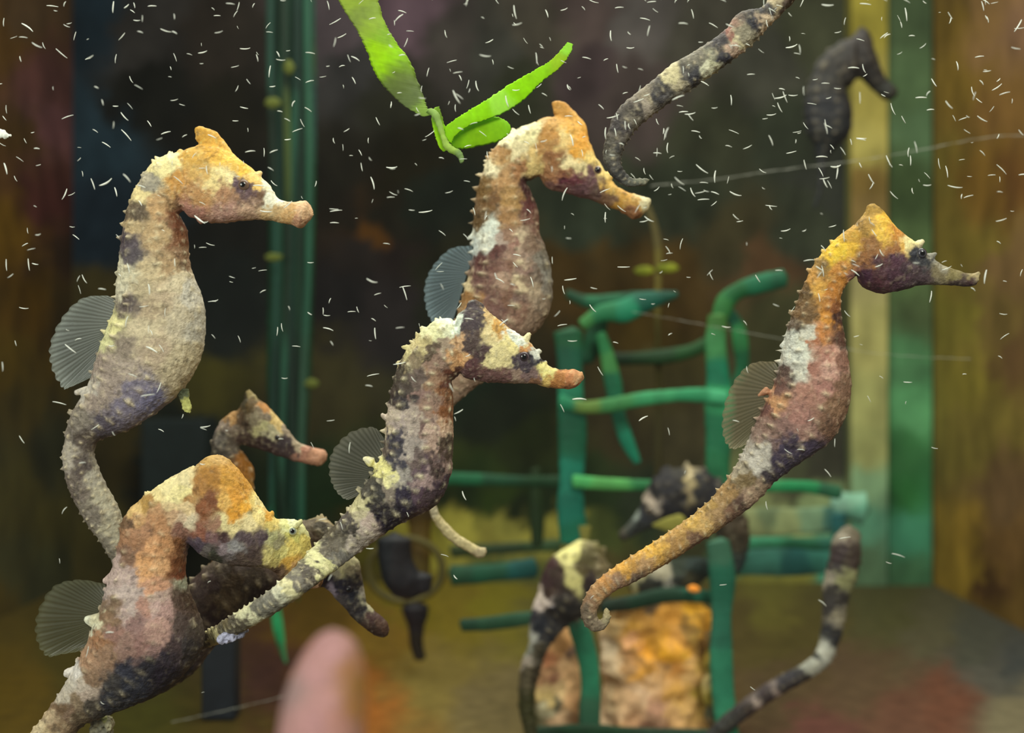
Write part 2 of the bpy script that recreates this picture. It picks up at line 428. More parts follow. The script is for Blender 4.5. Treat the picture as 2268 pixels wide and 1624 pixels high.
def seahorse(label, d, body, head, crest, spec, eyes=None, group=None, fins=None, vox=2.6, kb=0.62, kh=0.5, seed=1, finc=(120, 125, 118),
             tubcol='d8c8a4', tubmix=0.45, ring=2.0, tub=5.5, iris='2a2224', rim='9a8a70', warp=11, eye_r=9, extra=(), mat_=None, rough=1.6, p_=6.0, spikes=()):
    sb = stations(body, d, kb)
    lo = [sb]; hs = []
    if head: h = stations(head, d, kh); lo.append(h); hs.append(h)
    if crest: c = stations(crest, d, 0.42); lo.append(c); hs.append(c)
    for (x0, y0, x1, y1, r0) in spikes:
        nx, ny = (y1 - y0), -(x1 - x0); L = math.hypot(nx, ny); nx /= L; ny /= L
        c = catmull(np.array([[x0 + (x1 - x0) * u - nx * r0 * q, y0 + (y1 - y0) * u - ny * r0 * q, x0 + (x1 - x0) * u + nx * r0 * q, y0 + (y1 - y0) * u + ny * r0 * q, 1.0, 0] for u, q in ((-.8, 1.3), (0, 1), (.5, .7), (.85, .5))]), 10)
        lo.append(c); hs.append(c)
    for e in extra: c = stations(e, d, 0.6); lo.append(c); hs.append(c)
    zmin = max(q[3] for q in body); xm = [q for q in body if q[3] == zmin][0]
    org = P(xm[0], zmin, d)
    root = empty('seahorse', org); tag(root, label, 'seahorse', group)
    o, v = organic('body', lo, d, spec, vox=vox, spine=sb, heads=hs, parent=root, origin=org, seed=seed, tubcol=tubcol, tubmix=tubmix,
                   ring=ring, tub=tub, warp=warp, rough=rough, knob=3.2, p=p_)
    if eyes: eye(v, eyes[0], eyes[1], eye_r, d, root, org, iris, rim)
    if fins: fin('dorsal_fin', fins[0], fins[1], d, root, org, finc)
    return root, org

# ------------------------------------------------------------------ seahorses
GRP = 'seahorses in the tank'
# A: pale, upper left
A, Ao = seahorse('large pale cream seahorse with ochre head and greyish belly, upright at upper left', 0.42,
 [(395,338,428,455),(350,352,400,470),(312,398,395,478),(287,450,412,505),(273,510,417,545),(265,570,422,592),(260,630,440,640),(256,680,453,692),(236,735,452,752),(216,790,438,808),
  (202,840,400,868),(182,880,345,915),(160,915,280,955),(147,955,222,975),(140,1005,207,1000),(144,1055,220,1040),(163,1105,238,1080),(190,1155,262,1125),(222,1200,278,1172),(248,1245,288,1225),(262,1290,290,1275,.8,.008),(272,1330,286,1325,.8,.012)],
 [(392,345,398,452),(412,332,418,478),(450,320,455,492),(490,324,500,494),(530,352,545,488),(568,382,575,487),(598,412,604,490),(617,440,622,494,.6),(650,449,648,499,.8),(676,445,664,506,.9),(690,462,686,490,.9)],
 [(420,360,525,352),(440,334,508,325),(438,310,490,304),(432,292,478,292),(432,283,466,286)],
 """450 300 c8963c,480 325 d09c40,418 350 c49848,395 400 c08c48,440 378 c8a05c,500 340 e2b450,540 370 e4b448,470 400 e8d090,505 398 f0dca0,562 395 eac070,592 405 f0e4c0,603 440 ece8d0,
 540 414 503c46,522 405 58424a,552 425 5c4648,572 430 705440,500 425 b08462,440 435 b88a58,425 468 a87868,500 470 b08878,560 470 bc9a80,600 468 c0a070,640 475 c09660,680 468 dab088,660 495 c09070,
 380 360 eadca0,350 372 e6d69a,332 402 989080,315 425 dcc890,300 470 5e5040,292 500 b8a078,285 530 4c4248,290 562 544c50,345 450 b89468,350 520 b49870,398 490 6c4028,402 530 74482c,412 565 8c6c50,
 275 600 c8c0a4,330 600 bca884,390 620 d0c0a0,422 650 c4bcac,272 640 d0c8ae,282 672 5c504c,340 680 a89478,400 700 bcae94,440 720 b4ac9c,240 722 dcd498,226 742 d0cc98,270 765 847668,340 770 b09c84,
 410 790 c0b090,222 805 948478,280 822 a8988a,380 840 baaa8c,190 865 bcb4a8,240 860 9c8c80,300 862 7c7484,335 880 74708a,265 900 787080,230 935 564e58,210 885 948478,170 925 80766a,182 980 564a42,150 1005 a49a8c,
 182 1040 524640,214 1050 a09888,170 1080 6e6258,228 1110 a8a08a,200 1150 766c60,250 1180 a29a84,240 1220 766e60,320 740 c8b898,360 650 b8a488,375 590 a48864,310 640 b0a080""",
 eyes=(545, 414), group=GRP, p_=5.2, spikes=[(572,387,579,379,8),(440,300,434,289,8),(396,345,402,330,8),(262,606,252,604,6),(180,868,164,870,9),(150,1000,134,1003,6),(500,486,502,496,8),(445,488,447,498,8)], seed=11, fins=([(262,668),(240,720),(222,770),(208,835)], [(238,655),(185,662),(142,706),(116,765),(118,815),(140,856),(158,856),(200,838)]), eye_r=13, iris='6a5448', rim='7a6250')
# B: upper centre
B, Bo = seahorse('brown seahorse with orange head and pale-striped round belly, just under the bright green leaves', 0.46,
 [(1185,270,1205,385),(1130,295,1172,400),(1088,338,1165,405),(1066,390,1178,430),(1053,450,1192,470),(1047,510,1197,520),(1048,560,1207,545),(1040,600,1219,592),(1028,640,1224,640),(1018,680,1217,690),
  (1008,715,1192,730),(995,755,1150,768),(975,800,1100,820),(955,845,1045,865),(945,890,1000,905),(945,940,985,945),(950,985,980,985),(962,1020,980,1015)],
 [(1192,268,1196,392),(1213,260,1216,418),(1250,262,1252,428),(1288,285,1290,438),(1318,345,1320,448),(1343,385,1342,458),(1364,412,1368,466,.6),(1392,427,1388,476,.8),(1418,434,1405,486,.9),(1440,440,1432,470,.9)],
 [(1212,310,1304,310),(1226,276,1296,276),(1228,250,1276,252),(1222,234,1262,236),(1222,226,1254,229)],
 """1245 240 b8843c,1220 300 b07e40,1260 290 c8923c,1290 310 d8983c,1205 330 a87c48,1230 350 8a5c38,1250 380 8c5c40,1215 390 9c6c48,1280 340 dc9c3c,1250 300 dcc080,1300 350 e8c878,1255 362 e8d4a0,1285 368 e4d09c,
 1310 390 6c4c50,1250 400 60303a,1275 395 6a3840,1230 415 8c6660,1290 420 6c4c50,1330 420 5c4440,1340 375 e8cc80,1352 410 e0b460,1380 445 d09c48,1410 455 c89850,1432 448 e8dcb0,1345 440 7c5c44,1400 478 9c6c48,
 1150 290 e8e0b8,1125 310 e6dcb0,1175 300 e0d4a0,1140 330 dccca0,1182 340 d8b878,1180 370 dcc080,1110 340 a07848,1150 370 9c6e48,1085 365 d8cca8,1095 350 b49060,1068 420 6c5028,1080 460 6a4c28,1062 490 5c4424,1110 400 a47c50,
 1130 440 9c7848,1120 490 967048,1140 540 8c6458,1175 410 3c1c1c,1180 450 542c28,1188 490 745044,1090 440 6c4c2c,1062 520 dcdccc,1085 505 d0d4c8,1078 535 c8c8bc,1050 540 c8d0cc,1105 530 a89488,1120 520 8c6c58,1145 532 b8a488,1160 555 8c7464,1170 540 78604f,
 1095 560 58342e,1070 590 54302c,1065 620 60403a,1120 600 7c5c50,1160 600 84685c,1200 580 7c7468,1210 640 80766a,1030 640 c8b48c,1045 660 8c6438,1148 585 b09880,1130 590 70503f,1110 612 a08470,1095 600 6c4c40,1180 640 a08c74,1150 632 b8a484,1165 615 7c6452,1135 645 705040,1120 660 70503f,
 1080 640 64463c,1200 680 94806c,1150 690 806050,1090 680 6c4c44,1180 700 8c7460,1140 660 685046,1185 610 6c5c50,1215 610 8c867c""",
 eyes=(1322, 380), group=GRP, p_=5.0, tubmix=.3, spikes=[(1350,388,1358,379,8),(1232,240,1226,229,8),(1205,270,1202,260,5),(1090,370,1080,366,6),(1058,500,1046,506,6),(1045,525,1036,530,5)], seed=23, fins=([(1050,572),(1035,605),(1022,650),(1008,695)], [(1046,545),(1000,552),(962,590),(944,632),(946,680),(960,712),(985,728),(1005,705)]), finc=(105,122,128), eye_r=9, iris='3c2c30', rim='907868')
# C: centre front
C, Co = seahorse('dark mottled seahorse with cream patches near the middle, tail stretched to the lower left', 0.41,
 [(1000,705,1020,825),(960,712,1012,835),(915,755,1000,845),(882,810,1003,860),(866,870,1004,895),(856,930,1004,950),(850,990,1003,1010),(830,1040,996,1062),(800,1085,965,1120),(772,1128,890,1158),
  (745,1158,842,1190),(712,1192,795,1225),(672,1235,745,1262,.8,-.01),(622,1287,688,1305,.85,-.02),(575,1322,625,1350,.85,-.02),(515,1362,550,1393,.85,-.015),(462,1395,482,1428,.85,.002),(425,1415,440,1440,.8,.014),(390,1432,400,1446,.8,.02)],
 [(1012,700,1015,812),(1030,685,1030,838),(1060,680,1062,845),(1095,700,1095,848),(1130,728,1130,850),(1165,752,1160,850),(1190,778,1185,852),(1205,802,1200,856,.6),(1235,818,1230,860,.8),(1270,818,1265,862,.9),(1291,825,1284,850,.9)],
 [(1010,725,1110,725),(1025,695,1090,698),(1035,675,1072,678),(1045,664,1060,666)],
 """1050 680 3c3034,1030 720 403438,1040 760 4c3c38,1070 660 584840,1085 690 c4a470,1110 690 d8c490,1110 720 c89850,1080 730 d8c490,1140 740 e4e8dc,1150 760 d8dccc,1170 745 dcd0a0,1160 770 c08850,1130 770 e0d090,1090 790 e4d49c,
 1120 790 dccc94,1060 790 4c3838,1040 820 5c3c3c,1080 830 6c4c48,1110 840 70504c,1150 815 443840,1165 792 302830,1190 800 34303a,1195 780 c8c8bc,1145 835 988070,1180 835 7c6460,1205 815 e0d488,1210 840 c8a860,1180 850 8c6448,1240 835 a8703c,1270 840 b8784c,1285 835 c89468,
 1000 720 d4dccc,985 730 dcdcb8,960 740 d8d4a4,1015 760 c8a078,1010 800 c89868,935 770 b8a878,905 780 c8bc88,950 780 5c4c3c,915 790 7c6c54,985 770 988470,970 800 907464,880 830 3c3228,925 840 64544c,905 860 4c4038,890 850 443830,
 875 900 403430,900 870 3a302c,960 850 907058,950 900 907464,930 870 846860,990 870 84583a,985 920 80502e,995 840 5c3424,870 915 b8a898,885 930 a89890,905 920 a8988c,890 900 30282c,900 960 b4a498,880 965 403a48,860 950 b8a890,
 940 950 6c5450,950 955 bca090,990 960 bc9c84,980 945 b89478,990 985 4c3c30,960 990 ac9080,965 1010 64504c,900 1000 a0948c,915 1020 645450,880 990 34303a,870 1030 34303c,825 1010 e0d8b4,840 1030 e0d890,855 1050 dcd48c,865 1065 dcd49c,
 885 1060 989088,850 990 60544c,930 1040 5c4850,970 1030 443430,990 1040 8c746c,940 1065 9c8480,990 1070 463640,930 1090 54404c,960 1100 443438,900 1100 302838,850 1150 241c2c,890 1140 28202c,835 1090 34302c,815 1070 4c4840,
 860 1090 807468,800 1120 c4bc90,790 1140 bcb090,820 1150 b8a498,800 1170 b8a89c,845 1130 342e30,770 1150 58504c,780 1170 3c3630,740 1180 544c40,760 1200 6c6458,790 1200 a89c90,730 1220 5c5448,745 1240 64605a,710 1240 d4d09c,725 1260 c8c490,
 690 1270 4c443c,660 1290 6c665c,640 1300 d8d0a0,620 1310 cccab0,600 1325 807c70,575 1345 706c60,545 1350 dcd8b0,560 1370 d8d4b0,520 1375 6c6454,490 1385 74684c,500 1400 605848,465 1405 d0c490,440 1425 5c4c3c""",
 eyes=(1160, 791), group=GRP, p_=8.0, warp=15, spikes=[(1165,752,1173,737,8),(1186,785,1198,774,9),(1205,806,1211,798,6),(870,870,858,868,5),(855,925,842,915,7),(815,1020,802,1015,9),(835,1035,824,1020,7),(775,1135,766,1122,7),(800,1110,788,1104,7),(900,770,888,768,6),(925,745,920,735,6)], seed=37, fins=([(860,985),(835,1030),(812,1065),(795,1100)], [(846,965),(825,948),(775,962),(738,1005),(732,1050),(744,1085),(768,1106),(792,1098)]), finc=(96,94,82), eye_r=12, iris='34282c', rim='5c5058', tubcol='e0d4b0', tubmix=.4)
# D: right
D, Do = seahorse('orange-brown seahorse with yellow nape, its tawny tail curling down over the green crate', 0.40,
 [(1890,498,1905,605),(1850,530,1882,622),(1812,572,1868,640),(1785,622,1862,660),(1762,680,1862,700),(1742,735,1872,755),(1730,790,1880,808),(1715,850,1884,862),(1692,900,1872,920),(1665,955,1840,975),
  (1645,1005,1780,1020),(1615,1055,1715,1068),(1575,1105,1675,1112),(1525,1148,1618,1155),(1465,1190,1552,1200),(1395,1235,1482,1245),(1342,1270,1412,1285),(1306,1305,1358,1312),(1287,1345,1326,1342),(1292,1380,1322,1360),(1315,1399,1327,1373),(1340,1392,1334,1370),(1352,1370,1336,1358),(1348,1348,1338,1348)],
 [(1893,500,1896,602),(1915,478,1912,635),(1950,476,1950,650),(1988,508,1990,645),(2028,538,2030,634),(2060,568,2064,632),(2100,592,2100,632,.6),(2145,606,2138,636,.8),(2168,600,2156,634,.9)],
 [(1900,515,1992,515),(1908,490,1975,490),(1914,470,1958,470),(1920,455,1948,457)],
 """1930 470 a8843c,1910 500 9c7838,1960 500 e0b040,1950 515 e4b84c,1990 510 c8883c,2005 540 dca850,1980 550 a06c40,1930 540 94683c,1920 570 94643a,2010 540 e8dca0,2030 525 e0d4a8,1990 570 503040,1950 590 54363c,
 1990 610 4c303c,1910 610 442438,1940 640 502c34,2010 600 4c3840,2035 565 2c2c34,2050 580 343438,2065 570 908c80,2085 590 98907c,2080 605 74684c,2040 615 4c3c40,2110 610 7c7048,2120 625 4c3c38,2155 610 94845c,2150 630 442c30,
 1860 555 e0b834,1840 570 e4b838,1885 555 dcac3c,1890 520 b88c34,1820 590 8c6c38,1870 590 c88c44,1885 605 a47060,1860 610 c08038,1800 620 c08c44,1815 640 d09c48,1785 650 604828,1840 650 b87834,1775 690 705434,
 1790 700 6a5030,1830 700 c48434,1850 680 84502c,1865 700 4c3028,1865 760 5a3c30,1760 730 584838,1820 740 bc7c44,1800 760 a86c4c,1750 750 c4c4b8,1740 770 d0d0c4,1770 760 ccccbc,1785 770 d4d4c4,1760 790 c8c8bc,1790 745 c8c4b4,
 1775 820 d0ccbc,1740 800 b8b4a8,1830 790 a87464,1845 790 c89884,1840 810 c89c8c,1800 820 a07060,1860 800 8c6454,1870 850 80604c,1740 830 58443c,1720 860 6c4c44,1700 870 b88464,1715 890 b88860,1700 900 704c44,1790 870 a07464,1830 860 a8786c,
 1770 920 a07468,1850 900 84644c,1840 940 7c5c48,1730 940 84645c,1700 950 84685c,1690 960 8c7468,1780 960 987468,1660 1010 b8b0a4,1690 1000 bcb4a8,1680 1030 c8c0b4,1640 1040 a09480,1720 990 7c6460,1760 985 443848,1790 995 4c4054,1740 1000 443a4c,1770 1015 463c4e,1720 1030 403648,1735 985 54444f,1750 1030 403648,1710 1050 443a40,
 1650 1060 74603f,1690 1080 98806a,1660 1100 a88c74,1640 1110 60483c,1610 1090 947448,1590 1130 a4845c,1620 1140 7c5c48,1570 1120 9c7c44,1540 1150 c49c50,1560 1170 d0a868,1540 1190 80604a,1510 1180 b0884c,1490 1210 a8804c,1470 1200 c89c50,
 1440 1225 dca848,1430 1250 bc9468,1400 1240 bc8c44,1380 1260 dca44c,1410 1275 7c6454,1360 1290 94745c,1340 1290 c89054,1320 1320 b08458,1310 1330 947458,1300 1360 746452,1330 1390 847460,1350 1370 988c6c,1345 1350 b4a47c""",
 eyes=(2035, 563), group=GRP, p_=5.2, spikes=[(2036,540,2048,531,9),(2065,566,2076,560,7),(1742,760,1726,770,9),(1650,1012,1634,1008,7),(1690,870,1676,878,7)], seed=51, fins=([(1728,825),(1710,870),(1695,920),(1665,965)], [(1718,802),(1668,806),(1628,845),(1606,905),(1605,960),(1622,992),(1650,985),(1662,972)]), finc=(118,108,82), eye_r=12, iris='4a4850', rim='24222a', tubmix=.3, rough=1.3)
# E: lower left, nearest
E, Eo = seahorse('large tan seahorse with orange-yellow head and pinkish trunk, nearest the lower left corner', 0.405,
 [(428,1030,440,1180),(372,1062,425,1195),(312,1105,415,1215),(273,1150,412,1240),(263,1210,410,1275),(242,1280,420,1315),(226,1340,440,1365),(206,1390,452,1420),(190,1432,425,1475),(165,1480,360,1535),
  (135,1530,250,1580),(102,1578,190,1605),(70,1620,150,1640),(40,1665,110,1680),(20,1720,78,1730),(10,1780,55,1780),(12,1840,40,1835)],
 [(430,1035,408,1190),(470,1008,452,1232),(520,1032,515,1252),(562,1088,570,1258),(605,1145,600,1262),(655,1152,614,1275,.5,.004),(680,1175,630,1288,.55,.006),(692,1222,656,1298,.7,.008),(704,1255,688,1303,.8,.01),(716,1276,706,1302,.8,.01)],
 [(440,1060,545,1075),(448,1032,526,1040),(458,1015,508,1018)],
 """480 1020 c09858,470 1060 a07030,510 1060 c08c38,440 1080 a87840,445 1130 845030,470 1110 7c4c30,520 1100 d8983c,540 1070 c48c38,500 1110 e0b060,540 1120 e8a83c,520 1140 e09c38,560 1110 ecd080,580 1110 ecd898,450 1180 8c5844,
 480 1165 a07860,490 1160 ecdca0,520 1168 f0dca0,550 1155 f0dca4,575 1140 f0d890,595 1140 d8a040,605 1160 d8c070,630 1155 e0dc98,640 1160 e4e4b8,670 1170 e0dca0,649 1185 d0c870,600 1190 bcb884,620 1200 a49c78,620 1225 e4d888,650 1210 e4cc70,670 1200 dcc870,
 600 1240 e8d888,640 1240 dcac50,660 1260 c89c64,690 1265 b88868,660 1285 7c6448,700 1290 b08868,610 1265 6c5444,500 1190 503838,470 1190 785858,540 1190 5c4c50,580 1190 54444a,440 1210 544854,500 1215 8c7c80,520 1210 989494,
 560 1220 4c3c38,580 1240 584840,450 1225 6c6460,480 1235 3c3c30,540 1240 584840,
 400 1060 dccc9c,370 1075 ecdca4,340 1095 e8d498,410 1090 e8d898,385 1100 ecdca0,320 1120 a88448,300 1130 d8b478,335 1110 a47c48,380 1120 dcc090,410 1120 e4c898,415 1105 b08450,350 1130 b88c64,300 1150 c49868,280 1160 745840,
 400 1150 dcc0a0,410 1150 d8c8a8,400 1175 8c6454,350 1160 b4845c,320 1180 a87c5c,380 1140 c09c78,290 1190 a87c5c,335 1220 d8a070,320 1260 dca470,350 1250 dca878,370 1210 c08c60,340 1300 c89474,300 1200 a47858,285 1230 80604c,
 392 1210 7c5030,390 1250 7c4c2c,400 1270 80482c,260 1260 b8a098,250 1290 c0a8a0,290 1280 bca49c,270 1310 c0aca4,300 1310 bca8a0,240 1310 b8a49c,290 1340 b8a49c,275 1360 b49c94,250 1340 7c6450,240 1370 846850,210 1370 d0c8a8,190 1380 e0e0c8,
 350 1330 bca094,345 1350 c0a098,360 1350 b49088,350 1380 bc9488,345 1410 a88478,300 1380 90706a,320 1340 b08474,400 1330 503c30,420 1330 4c3828,400 1380 50403a,430 1400 4c4038,410 1290 a8a890,425 1300 685848,
 280 1430 947468,220 1420 9c7050,250 1400 906c60,230 1450 94745c,320 1430 906c64,340 1440 90706a,200 1460 a88468,380 1430 4c3c3c,420 1440 3c3434,360 1450 342c34,330 1480 28242c,280 1490 30303c,300 1520 30303a,250 1520 3c3838,360 1500 28202a,240 1550 34343c,
 200 1500 8c7058,160 1490 dcd4cc,150 1510 c8beb0,180 1520 c8b8a8,190 1535 bca898,170 1550 8c7860,140 1540 bcb0a0,130 1570 705840,150 1580 7c6450,110 1590 b8a080,90 1610 c8b490,130 1610 8c7458,100 1625 c4ac84,170 1590 5c4c38,200 1560 4c443c""",  # brown points down the throat are its shadow, put into the skin colour
 eyes=(649, 1176), group=GRP, spikes=[(600,1140,605,1130,7),(660,1160,670,1152,7),(240,1285,228,1290,10),(205,1375,186,1374,14),(160,1490,140,1492,13)], seed=67, fins=([(238,1320),(218,1355),(205,1390),(195,1428)], [(232,1296),(175,1286),(122,1302),(88,1360),(84,1415),(105,1452),(140,1448),(185,1440)]), finc=(84,84,62), eye_r=10, iris='8c9488', rim='e0dca8', tubmix=.2, tub=3.5, warp=9)
# L: dark head under C's tail
L_, Lo = seahorse('blackish seahorse with cream crest, its head pointing down right behind the crossing tails', 0.445,
 [(762,1195,715,1300),(725,1150,685,1300),(680,1152,645,1305),(630,1180,610,1320),(560,1200,565,1350),(500,1225,510,1395),(445,1265,470,1440),(395,1330,430,1490),(345,1400,370,1530),(300,1450,315,1545),(270,1490,282,1540),(245,1520,255,1545)],
 [(735,1180,690,1292),(765,1215,725,1305),(795,1255,745,1328),(806,1300,765,1350),(812,1335,785,1372,.6),(832,1355,808,1392,.8),(856,1378,835,1408,.9),(862,1395,850,1412,.9)],
 [(735,1240,800,1270),(755,1222,796,1246),(768,1226,788,1236)],
 """710 1140 9c8c68,740 1145 a89470,680 1160 645848,710 1170 4c4438,680 1200 4c3c2c,660 1230 44382c,740 1190 544c40,760 1170 b4a888,770 1235 d8d0a4,760 1255 d4cc9c,785 1260 a89c80,740 1255 b0a890,800 1270 6c6050,805 1300 a0988c,790 1290 2c2428,
 720 1280 2a2032,700 1280 2a2034,760 1300 221c2c,780 1320 20202c,725 1315 8c8090,715 1325 4c444c,690 1295 34242a,700 1300 2c2028,815 1340 b8b090,760 1345 504848,800 1350 2a2428,830 1370 442c28,850 1390 50382c,835 1400 3a2820,
 640 1260 6c5448,600 1250 5c4c44,560 1270 4c4034,520 1300 544430,560 1310 34241c,500 1330 6c5c44,460 1290 40302c,480 1370 341c18,430 1340 44342c,450 1400 3c2c28,400 1420 44383a,380 1480 2c242e,340 1490 2a2430,300 1520 282430,540 1240 5c504c,480 1260 50443a""",
 eyes=(775, 1302), group=GRP, seed=71, vox=3.0, warp=12, eye_r=8, iris='1c1820', rim='3c3440', tubmix=.25)
# F: small head behind, left of centre
F_, Fo = seahorse('small brown mottled seahorse with pointed crest peeking out above the big orange-headed one', 0.475,
 [(545,905,560,988),(505,918,540,985),(478,955,530,992),(468,1000,545,1012),(485,1045,562,1040),(500,1090,562,1085),(500,1140,565,1130),(490,1190,560,1180),(475,1230,540,1225),(460,1260,510,1262),(450,1295,485,1297),(440,1330,462,1332)],
 [(528,905,532,985),(552,878,562,992),(592,900,600,1004),(630,942,634,1016),(660,978,656,1022,.6),(690,990,682,1028,.85),(716,996,708,1032,.9),(724,1010,718,1026,.9)],
 [(530,915,592,905),(538,890,580,890),(540,874,566,876),(546,865,558,867)],
 """555 870 8c7c50,545 885 3c3420,560 890 54401c,590 900 a8743c,580 925 80705c,600 930 bca064,620 935 c8ac70,640 950 8c7c68,560 930 847860,570 950 b8b080,600 955 b0a888,540 930 54402c,545 960 4c3830,600 975 382828,570 980 3c2824,
 630 975 34282a,640 1000 3c2c2c,600 995 402c2a,655 985 988870,670 1000 9c6c58,700 1005 ac7c60,718 1012 b8886c,510 920 a47c4c,495 945 8c7c70,520 950 786858,490 970 605850,480 1000 443c34,520 990 584c40,535 1010 8c5818,545 1040 8c5810,
 550 1070 94682c,520 1040 5c3c14,560 1100 5c3810,530 1120 4c341c""",
 eyes=(618, 968), group=GRP, seed=83, vox=3.0, eye_r=7, tubmix=.35)
# G: tail hanging from the top edge
G_, Go = seahorse('seahorse seen only as a dark grey pale-patched tail curling down from the top edge', 0.405,
 [(2010,-470,1900,-520),(1985,-400,1850,-430),(1970,-330,1810,-340),(1950,-260,1790,-240),(1910,-190,1770,-150),(1860,-120,1740,-80),(1810,-55,1712,-30),(1762,0,1690,15),(1700,62,1635,30),(1662,100,1600,72),(1600,150,1545,110),(1535,195,1480,148),(1480,230,1432,190),(1425,272,1375,235),(1392,310,1348,285),(1376,350,1336,340),(1384,380,1350,385),(1402,395,1385,412),(1422,396,1415,414),(1438,396,1432,408)],
 [(1890,-520,1990,-540),(1860,-560,1990,-600),(1820,-570,1950,-650),(1780,-560,1860,-640),(1740,-560,1770,-600,.7),(1700,-550,1720,-585,.9)],
 [(1990,-600,1900,-640),(1985,-660,1930,-670)],
 """1720 0 b0a080,1745 20 5c4c44,1690 20 403c3c,1670 50 302e34,1700 50 c8b094,1650 80 8c8470,1640 90 c8bc98,1620 80 8a5c50,1630 110 b89c88,1600 90 3a3638,1610 130 34323a,1590 130 36343c,1570 150 c8c4a8,1580 140 bcb898,1550 130 6c665a,1540 170 3a383c,1520 160 4c4844,
 1500 180 a89c80,1490 170 c4b890,1510 200 7c766a,1470 200 44403e,1455 215 3a3638,1440 220 8c806c,1430 240 94887a,1410 250 3c3634,1400 270 6c6458,1380 280 403a3a,1370 300 605850,1365 330 3c3836,1355 345 5c584e,1350 320 4c463c,1362 370 484440,1380 390 3a3836,1395 405 5c5c54,1425 404 6c6c5c,
 1850 -200 54504c,1900 -350 605850,1950 -450 6c5c4c,1850 -600 7c6448""",
 eyes=(1880, -590), group=GRP, seed=97, vox=2.6, tubcol='b0a488', tub=3.5, ring=2.2, kb=.75)
# H: far silhouette top right
H_, Ho = seahorse('far-off blackish seahorse silhouette with down-turned snout against the olive corner post', 0.78,
 [(1885,85,1890,185),(1850,100,1885,190),(1815,130,1872,200),(1792,180,1882,225),(1782,230,1888,262),(1786,285,1880,300),(1800,320,1850,330),(1808,352,1832,355),(1812,390,1826,390),(1808,430,1820,430),(1800,460,1808,462)],
 [(1885,80,1892,178),(1912,72,1905,175),(1932,100,1918,185),(1945,135,1930,198),(1958,168,1944,208,.6),(1975,186,1955,220,.85),(1988,200,1972,224,.9)],
 [(1892,100,1935,105),(1896,75,1930,80),(1900,62,1920,64)],
 """1910 80 1c1614,1900 130 1e1917,1940 160 181412,1975 205 14140e,1850 130 1e1b18,1820 180 1b1a18,1830 240 16171c,1850 290 13161a,1820 330 121518,1900 170 161312""",
 group=GRP, seed=101, vox=4, tubmix=.1, ring=1.5, tub=3)
# I: dark one inside the crate
I_, Io = seahorse('black seahorse with a beige patch, head turned down left, perched inside the upper crate', 0.72,
 [(1445,1060,1450,1150),(1490,1038,1500,1160),(1545,1035,1545,1150),(1590,1062,1570,1150),(1625,1100,1580,1170),(1655,1150,1590,1200),(1660,1190,1600,1215),(1655,1225,1605,1235),(1645,1262,1612,1255),(1620,1275,1605,1255),(1590,1262,1592,1245),(1560,1258,1560,1238)],
 [(1500,1045,1520,1150),(1460,1058,1480,1160),(1432,1085,1455,1165),(1415,1125,1440,1172),(1400,1150,1418,1180,.7),(1385,1165,1400,1190,.85),(1370,1180,1380,1200,.9)],
 [(1450,1070,1510,1060),(1458,1048,1498,1045),(1465,1036,1490,1036)],
 """1470 1060 1c1a1e,1495 1090 1a181c,1510 1115 1a181c,1560 1060 1c1a20,1550 1095 1a181c,1455 1090 1c1a1e,1420 1120 1e1e24,1415 1170 1e2020,1440 1140 1c1c22,1465 1165 1c1c22,1540 1140 1a1a1e,1580 1110 1c1a20,1585 1150 2a2418,1530 1055 b0a07c,1540 1075 a89870,1520 1065 a09068,1530 1110 74684c,1525 1095 8c7c5c,1440 1110 b8a898,1450 1125 a89c90,1480 1080 1c1a20,1470 1130 1e1c22,1512 1080 1a181c,1505 1062 1a181c,1555 1075 1a1a20,1548 1055 1a1a20,1535 1120 1a181c,1510 1100 1a181c,1570 1080 1a1a22,1560 1120 1c1a20,1500 1140 1c1c22,1420 1150 20222a,1500 1050 2a2824,
 1405 1160 3c403c,1408 1152 7c847c,1395 1175 2c302c,1380 1190 3c3830,1600 1120 342c20,1640 1160 3c3020,1630 1200 342c1c,1625 1240 1c2c2c,1610 1260 1c2828,1560 1250 20302a""",
 eyes=(1437, 1128), group=GRP, seed=107, vox=4, tubmix=.12, eye_r=7)
